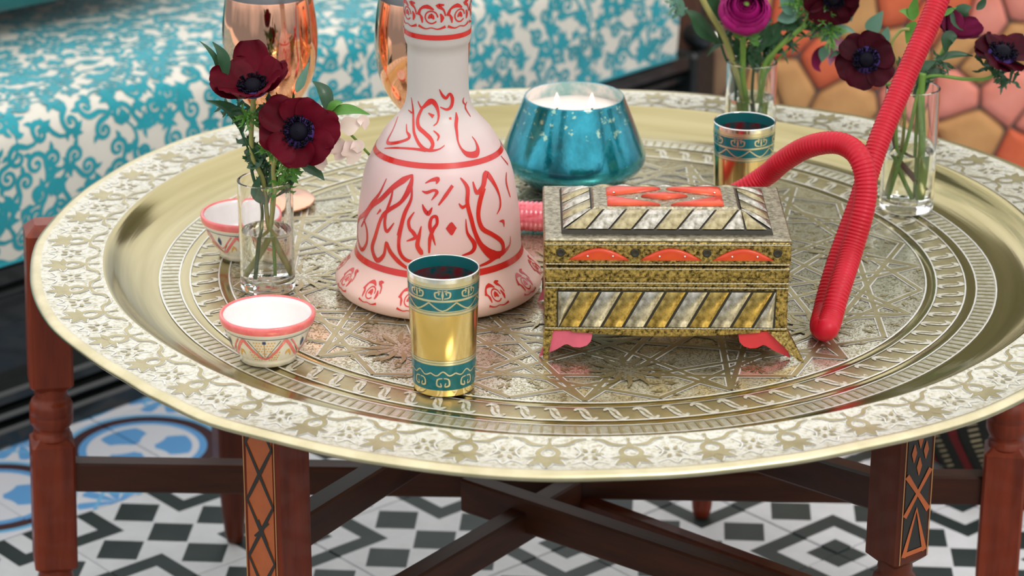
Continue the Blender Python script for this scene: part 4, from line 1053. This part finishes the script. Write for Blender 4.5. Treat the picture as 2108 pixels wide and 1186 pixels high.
for k, (P, w, mt) in enumerate((([(1708, 92), (1685, 110), (1680, 135), (1690, 148)], 22, 'petalplum'), ([(1705, 92), (1712, 110), (1708, 135)], 26, 'petallil'), ([(1708, 90), (1728, 92), (1735, 110)], 26, 'petallil'), ([(1700, 95), (1695, 110), (1692, 128)], 22, 'leafgrey'), ([(1712, 110), (1725, 118), (1722, 134)], 16, 'petalplum'))):
    leafobj(lh, P, w, Y + .028 - .001 * k, mt, (0, -1, .2), 'petal', fold=.3)
stemtube(lh, [atY(1706, 92, Y + .03), atY(1712, 72, Y + .03), atY(1690, 60, Y + .03), atY(1640, 85, Y + .015), atY(1580, 150, Y + .008), instem(vM, .010, .010, .06), instem(vM, .002, .010, .011)], .0010, 'stem')

# --- right vase
Y = vR.y
anemone((1783, 124), Y - .012, (-.05, -.92, .38), .0262, 'flat open dark wine anemone with rounded petals above the right vase', 'petaldk', 6, .08, [atY(1800, 170, Y), instem(vR, -.016, 0, .115), instem(vR, -.012, 0, .06), instem(vR, .004, 0, .011)], seed=6, core=.42, wf=.64, roll=.3)
anemone((2062, 116), Y - .006, (.10, -.38, .92), .0290, 'dark red anemone leaning out at the far right edge', 'petaldk', 7, .22, [atY(2040, 158, Y), atY(1990, 163, Y), atY(1925, 156, Y), atY(1895, 175, Y), instem(vR, -.002, 0, .07), instem(vR, -.015, -.004, .011)], seed=7, core=.40)
anemone((1950, 72), Y + .012, (.45, .25, .6), .0255, 'plum anemone seen from behind, beyond the upright red hose', 'petalplum', 6, .7, [atY(1938, 110, Y + .01), atY(1905, 150, Y + .006), instem(vR, .006, .004, .11), instem(vR, .006, .004, .05), instem(vR, .006, .004, .011)], seed=8, core=.2)
gr = tag(empty('foliage_bunch', instem(vR, 0, .006, .03)), 'bunch of green stems and eucalyptus leaves in the right vase', 'foliage')
stemtube(gr, [atY(1900, 150, Y), atY(1896, 200, Y), instem(vR, .011, -.002, .06), instem(vR, .009, -.002, .011)], .0034, 'stem')
stemtube(gr, [atY(1872, 60, Y), atY(1852, 65, Y + .004), atY(1835, 100, Y + .004), instem(vR, -.008, .006, .12), instem(vR, -.006, .006, .06), instem(vR, -.014, .004, .012)], .0016, 'stemol')
stemtube(gr, [instem(vR, -.018, .006, .085), instem(vR, -.012, .006, .058), instem(vR, .002, .005, .035), instem(vR, .012, .004, .018)], .0024, 'stembr')
for P, w, mt in (([(1882, 40), (1880, 20), (1888, -12)], 24, 'leafbr'), ([(1882, 42), (1868, 26), (1850, 22)], 18, 'leafbr'), ([(1884, 44), (1876, 64), (1866, 90)], 28, 'leafbr'), ([(1932, 30), (1950, 25), (1970, 14)], 14, 'leafbr'),
                 ([(1988, 62), (1975, 40), (1985, 20), (2000, 14)], 40, 'leaf'), ([(1970, 75), (1952, 80), (1945, 108)], 30, 'leaf'), ([(2010, 20), (2022, 8), (2030, -10)], 16, 'leaf'), ([(1925, 130), (1950, 115), (1980, 112), (2005, 116)], 16, 'leaf'),
                 ([(1900, 160), (1925, 150), (1950, 150)], 26, 'leaf'), ([(1880, 175), (1900, 140), (1930, 125)], 26, 'leaf'), ([(1860, 165), (1856, 140), (1850, 115)], 18, 'leaf'), ([(1742, 118), (1722, 110), (1706, 120)], 12, 'leaf'),
                 ([(1880, 200), (1900, 178), (1915, 160)], 26, 'leaf'), ([(1925, 126), (1940, 118), (1955, 95)], 10, 'leaf')):
    leafobj(gr, P, w, Y + .002, mt, (0, -.8, .6))
sprig(gr, [(2025, 135), (2055, 150), (2085, 170)], Y - .004, 26, .014, 'leaf', 12, w=.0026)
sprig(gr, [(1885, 165), (1910, 140), (1940, 130)], Y + .004, 22, .014, 'leaf', 13, w=.0026)

# ================================================================= METAL BOX
BX0, BX1 = .0262, .2205; YF = 1.990; BD = .128; W_ = BX1 - BX0; bcx = (BX0 + BX1) / 2
box = tag(empty('jewellery_box', (bcx, YF + BD / 2, ZO), 0), 'brass and silver metal jewellery box with orange inlays and rose feet', 'box')
hw, hd = W_ / 2, BD / 2
z1, z2, z3, z4 = .0225, .0625, .0790, .1000     # bottom of body, top of panel, lid seam, lid edge
b = MB(); b.box((0, 0, (z1 + z2) / 2 + .004), (W_, BD, z2 - z1 + .008), 'boxgold', bev=.0015)
b.box((0, 0, z2 + .0105), (W_ + .001, BD + .001, .010), 'boxgold', bev=.0015)
n = 20; vs = []                                # bellied lower apron
for k in range(n + 1):
    x = -hw * .78 + 2 * hw * .78 * k / n; dz = -.0035 * cos((k / n - .5) * pi)
    vs += [(x, -hd - .0005, z1 + .004), (x, -hd - .0005, z1 + dz), (x, -hd + .004, z1 + dz), (x, -hd + .004, z1 + .004)]
b.add(vs, [(4 * k + q, 4 * k + (q + 1) % 4, 4 * k + 4 + (q + 1) % 4, 4 * k + 4 + q) for k in range(n) for q in range(4)] + [(3, 2, 1, 0), (4 * n, 4 * n + 1, 4 * n + 2, 4 * n + 3)], 'boxgold', False)
b.box((0, -hd - .0006, .0425), (W_ * .90, .002, .0315), 'boxdark')  # dark backing paints the shade between the raised strips
body = b.build('body', box)
def beadrow(parent, x0, x1, y, z, n, r=.0007):
    b = MB(); b.tube([(x0 + (x1 - x0) * k / (2 * n), y, z) for k in range(2 * n + 1)], [r * (1.15 if k % 2 else .55) for k in range(2 * n + 1)], 'bead', 6); return b.build('beading', parent)
for z in (.0262, .0610, .0650, .0770): beadrow(body, -hw, hw, -hd - .0014, z, 70)
def strip(parent, quad, mt, th=.0022):
    """raised bar: quad of 4 3D points (bottom-left, bottom-right, top-right, top-left), bulged along its normal"""
    if (Vector(quad[1]) - Vector(quad[0])).length < 1e-5 and (Vector(quad[2]) - Vector(quad[3])).length < 1e-5: return
    q = [Vector(p) for p in quad]; nm = ((q[1] - q[0]) + (q[2] - q[3])).cross((q[3] - q[0]) + (q[2] - q[1])).normalized(); vs = []; N = 5; c = sum(q, Vector()) / 4
    for j in range(N + 1):
        for i in range(N + 1):
            u, v = i / N, j / N; p = (q[0] * (1 - u) + q[1] * u) * (1 - v) + (q[3] * (1 - u) + q[2] * u) * v
            vs.append(p - c + nm * (th * (sin(pi * u) ** .6) * (.55 + .45 * sin(pi * v)) if 0 < i < N and 0 < j < N else .0001))
    fs = [(j * (N + 1) + i, j * (N + 1) + i + 1, (j + 1) * (N + 1) + i + 1, (j + 1) * (N + 1) + i) for j in range(N) for i in range(N)]
    b = MB(); b.add(vs, fs, mt); return b.build('metal_strip', parent, loc=c)
pw = W_ * .90; sl = .016; ns = 10; step = (pw - .002) / ns; zb_, zt_ = .0275, .0575; yy = -hd - .0018
def cx(x): return max(-pw / 2 + .001, min(pw / 2 - .001, x))
for k in range(-1, ns + 1):
    xb = -pw / 2 + k * step; g = .0024
    x0_, x1_ = xb + g, xb + step
    q = [cx(x0_), cx(x1_), cx(x1_ + sl), cx(x0_ + sl)]
    if q[1] - q[0] < .002 and q[2] - q[3] < .002: continue
    strip(body, [(q[0], yy, zb_), (max(q[1], q[0] + .0005), yy, zb_), (max(q[2], q[3] + .0005), yy, zt_), (q[3], yy, zt_)], 'stripsilver' if k % 2 else 'stripgold', .0024)
# lid
lid = MB(); lid.box((0, 0, (z3 + z4) / 2), (W_ + .002, BD + .002, z4 - z3), 'boxgold', bev=.0016)
ro_, ri_ = (hw - .014, hd - .012), (hw - .038, hd - .038); zt1 = z4 + .0145
lid.box((0, 0, z4 + .0006), (W_ + .002, BD + .002, .0030), 'boxpale', bev=.0012)
def frus(a, c, za, zc, mt):
    vs = [(-a[0], -a[1], za), (a[0], -a[1], za), (a[0], a[1], za), (-a[0], a[1], za), (-c[0], -c[1], zc), (c[0], -c[1], zc), (c[0], c[1], zc), (-c[0], c[1], zc)]
    lid.add(vs, [(0, 1, 5, 4), (1, 2, 6, 5), (2, 3, 7, 6), (3, 0, 4, 7), (4, 5, 6, 7)], mt, False)
frus((ro_[0] + .0012, ro_[1] + .0012), ro_, z4 + .002, z4 + .0050, 'boxdark'); frus(ro_, ri_, z4 + .0050, zt1 - .001, 'boxdark')  # dark slopes put shade into the gaps of the lid strips
frus(ri_, (ri_[0] - .0015, ri_[1] - .0015), zt1 - .001, zt1 + .0006, 'boxpale')
lido = lid.build('lid', box)
for z in (z3 + .0022, z4 - .0022): beadrow(lido, -hw, hw, -hd - .0018, z, 74)
za, zc_ = z4 + .0053, zt1 - .0004
def slope(t, s_):      # front slope: t along x at the base, s_ 0..1 up
    y = -(ro_[1] + (ri_[1] - ro_[1]) * s_) ; hx = ro_[0] + (ri_[0] - ro_[0]) * s_; return (max(-hx, min(hx, t)), y - .0004, za + (zc_ - za) * s_ + .0003)
ns2 = 9; c3 = ['strippale', 'stripsilver']
for k in range(-1, ns2):
    xb = -ro_[0] + .002 + k * (2 * ro_[0] - .004) / ns2; w_ = (2 * ro_[0] - .004) / ns2 - .0020
    strip(lido, [slope(xb, .03), slope(xb + w_, .03), slope(xb + w_ + .014, .95), slope(xb + .014, .95)], c3[k % 2], .0024)
for sg in (-1, 1):
    for k in range(-1, 5):
        yb_ = -ro_[1] + .002 + k * (2 * ro_[1] - .004) / 5; l_ = (2 * ro_[1] - .004) / 5 - .0018
        def ss(y, s_):
            hy = ro_[1] + (ri_[1] - ro_[1]) * s_; return (sg * (ro_[0] + (ri_[0] - ro_[0]) * s_ + .0003), max(-hy, min(hy, y)), za + (zc_ - za) * s_ + .0004)
        Q = [ss(yb_, .03), ss(yb_ + l_, .03), ss(yb_ + l_ + .008, .95), ss(yb_ + .008, .95)]
        if sg < 0: Q = [Q[1], Q[0], Q[3], Q[2]]
        strip(lido, Q, c3[(k + 1) % 2], .0022)
for k in range(7):
    xb = -ri_[0] + k * 2 * ri_[0] / 7; yk = ri_[1]
    strip(lido, [(xb + .001, yk, zt1 + .0004), (xb + 2 * ri_[0] / 7 - .001, yk, zt1 + .0004), (xb + 2 * ri_[0] / 7 + .004, yk + .010, zt1 - .0025), (xb + .006, yk + .010, zt1 - .0025)][::1], c3[k % 2], .0018)
def inlay(parent, poly, z, th, mt='jewel', name='inlay', vert=False):
    n = len(poly); cx_, cy_ = sum(p[0] for p in poly) / n, sum(p[1] for p in poly) / n; vs = []
    for s_, h in ((1, 0), (.96, th * .6), (.8, th * .95), (.4, th)): vs += [((p[0] - cx_) * s_, (p[1] - cy_) * s_, h) for p in poly]
    fs = [(r * n + i, r * n + (i + 1) % n, (r + 1) * n + (i + 1) % n, (r + 1) * n + i) for r in range(3) for i in range(n)] + [tuple(3 * n + i for i in range(n))]
    if vert: vs = [(x, -h, y) for x, y, h in vs]
    b = MB(); b.add(vs, fs, mt); return b.build(name, parent, loc=(cx_, z, cy_) if vert else (cx_, cy_, z))
def rivet(parent, p):
    b = MB(); b.lathe([(.0009, 0), (.0007, .0005), (.0001, .0008)], 'silverrim', 10)
    if abs(p[1]) > hd - .001: b.v = [(x, -z, y) for x, y, z in b.v]
    return b.build('rivet', parent, loc=p)
for cx_ in (-.0545, .0025, .0600):
    arc = [(cx_ - .0245, .0845)] + [(cx_ - .0245 + .049 * k / 10, .0845 + .0100 * sin(pi * k / 10)) for k in range(1, 10)] + [(cx_ + .0245, .0845)]
    o = inlay(lido, arc, -hd - .0012, .0022, vert=True)
    for e in (-.009, .011): rivet(lido, (cx_ + e, -hd - .0035, .0885))
b = MB()
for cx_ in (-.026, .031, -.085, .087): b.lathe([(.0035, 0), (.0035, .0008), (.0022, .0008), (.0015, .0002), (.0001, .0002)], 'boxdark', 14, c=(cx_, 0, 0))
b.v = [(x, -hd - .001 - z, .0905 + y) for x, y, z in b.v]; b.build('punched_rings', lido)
zt2 = zt1 + .0006; yt = ri_[1] - .004
inlay(lido, [(-.019, .0), (0, .0065), (.019, .0), (0, -.0065)], zt2, .0028)
for sx in (-1, 1):
    inlay(lido, [(sx * .047, .001), (sx * .047, yt - .002), (sx * .040, yt), (sx * .002, yt - .003), (sx * .006, yt - .006)][::sx], zt2, .0024)
    inlay(lido, [(sx * .047, -.001), (sx * .004, -yt + .001), (sx * .047, -yt + .000)][::-sx], zt2, .0024)
    rivet(lido, (sx * .041, .004, zt2 + .0022)); rivet(lido, (sx * .023, -.010, zt2 + .0022))
# feet
def extr(poly, y0, y1, mt, name, parent, loc, rz=0, lean=0):
    n = len(poly); vs = [(x, y0, z) for x, z in poly] + [(x, y1, z) for x, z in poly]
    b = MB(); b.add(vs, [tuple(range(n)), tuple(range(2 * n - 1, n - 1, -1))] + [(i, (i + 1) % n, n + (i + 1) % n, n + i)[::-1] for i in range(n)], mt, False)
    o = b.build(name, parent, loc=loc); o.rotation_euler.z = rz; return o
br = [(0, 0), (.014, .0065), (.020, .0105)] + [(.031 + .011 * cos(a), .0165 - .0085 * sin(a) * 1.0) for a in [radians(t) for t in (140, 110, 80, 50, 20, 0)]] + [(.043, .0235), (.0085, .0235)]
for sx in (-1, 1):
    for sy in (-1, 1):
        foot = empty('foot'); foot.parent = box; foot.location = (sx * hw, sy * hd, 0)
        mt = 'rosefoot' if sx < 0 else 'redfoot'
        P = [(-sx * (x - .004), z) for x, z in br]
        extr(P if sx < 0 else P[::-1], -sy * .0015, -sy * .0045, mt, 'scalloped_bracket', foot, (0, 0, 0))
        P2 = [(-sy * (x * .8 - .004), z) for x, z in br[2:]]
        extr(P2, -.0015, .0015, 'redfoot', 'side_bracket', foot, (-sx * .002, 0, 0), pi / 2)
        b = MB(); t = Vector((sx * .014, sy * .006, 0)) if sx > 0 else Vector((sx * .001, sy * .002, 0))
        e = .015 if sx > 0 else .007
        vs = [t + Vector((-sx * .004, 0, 0)), t + Vector((0, 0, 0)), t + Vector((0, -sy * .004, 0)), Vector((-sx * e, sy * .0006, z1 + .001)), Vector((sx * .0006, sy * .0006, z1 + .001)), Vector((sx * .0006, -sy * e, z1 + .001))]
        b.add(vs, [(0, 1, 4, 3), (1, 2, 5, 4), (2, 0, 3, 5), (0, 2, 1), (3, 4, 5)], 'boxgold', False); b.build('corner_plate', foot)

# ================================================================= HOSE
hose = tag(empty('hookah_hose', onpan(1690, 705)), 'red ribbed hookah hose looping up beside the metal box', 'hose')
hr = .0094
def G(x, y, Y): return tuple(atY(x, y, Y))
hb_ = onpan(1690, 705); zb0 = ZO + hr + .0005
tl = at(1094, 462, ZO + .0135)
path = [G(2080, -420, 2.32), G(1990, -180, 2.28), G(1932, 0, 2.235), G(1868, 150, 2.195), G(1806, 300, 2.155), G(1768, 420, 2.125), G(1728, 530, 2.10), G(1702, 618, 2.075), G(1694, 664, 2.056), (hb_.x + .001, 2.034, zb0 + .000), (hb_.x + .0035, 2.019, zb0 + .004), G(1712, 650, 2.036), G(1726, 600, 2.052), G(1752, 520, 2.085), G(1778, 430, 2.10), G(1782, 370, 2.11), G(1768, 322, 2.12), G(1738, 298, 2.135), G(1700, 294, 2.145), G(1655, 306, 2.16), G(1610, 333, 2.175), G(1575, 362, 2.19)]
path += [tuple(Vector(path[-1]) + Vector((-.030, .008, -.022))), (.135, 2.235, ZO + .035), (.09, 2.272, ZO + .014), (.045, 2.285, ZO + .012)]
C_ = [(p[0], p[1], max(p[2], ZO + hr * 1.06)) for p in smooth2(path, 26)]
# resample evenly
L = [0.0]
for p, q in zip(C_, C_[1:]): L.append(L[-1] + (Vector(p) - Vector(q)).length)
NN = int(L[-1] / .00075); E_ = []; j = 0
for k in range(NN + 1):
    d = L[-1] * k / NN
    while j < len(L) - 2 and L[j + 1] < d: j += 1
    t = (d - L[j]) / (L[j + 1] - L[j] or 1); E_.append(tuple(Vector(C_[j]).lerp(Vector(C_[j + 1]), t) - hose.location))
b = MB(); b.tube(E_, [hr * (1 + .04 * sin(k * .00075 / .0033 * 2 * pi)) for k in range(NN + 1)], 'redhose', 20)
b.build('ribbed_tube', hose)
b = MB(); h0 = Vector((.052, 2.284, ZO + .0145)) - hose.location; h1 = Vector((-.012, 2.292, ZO + .0145)) - hose.location; nh = 60
b.tube([h0.lerp(h1, k / nh) for k in range(nh + 1)], [.0135 + .0006 * sin(k * 1.6) for k in range(nh + 1)], 'handle', 28)
b.build('handle', hose)
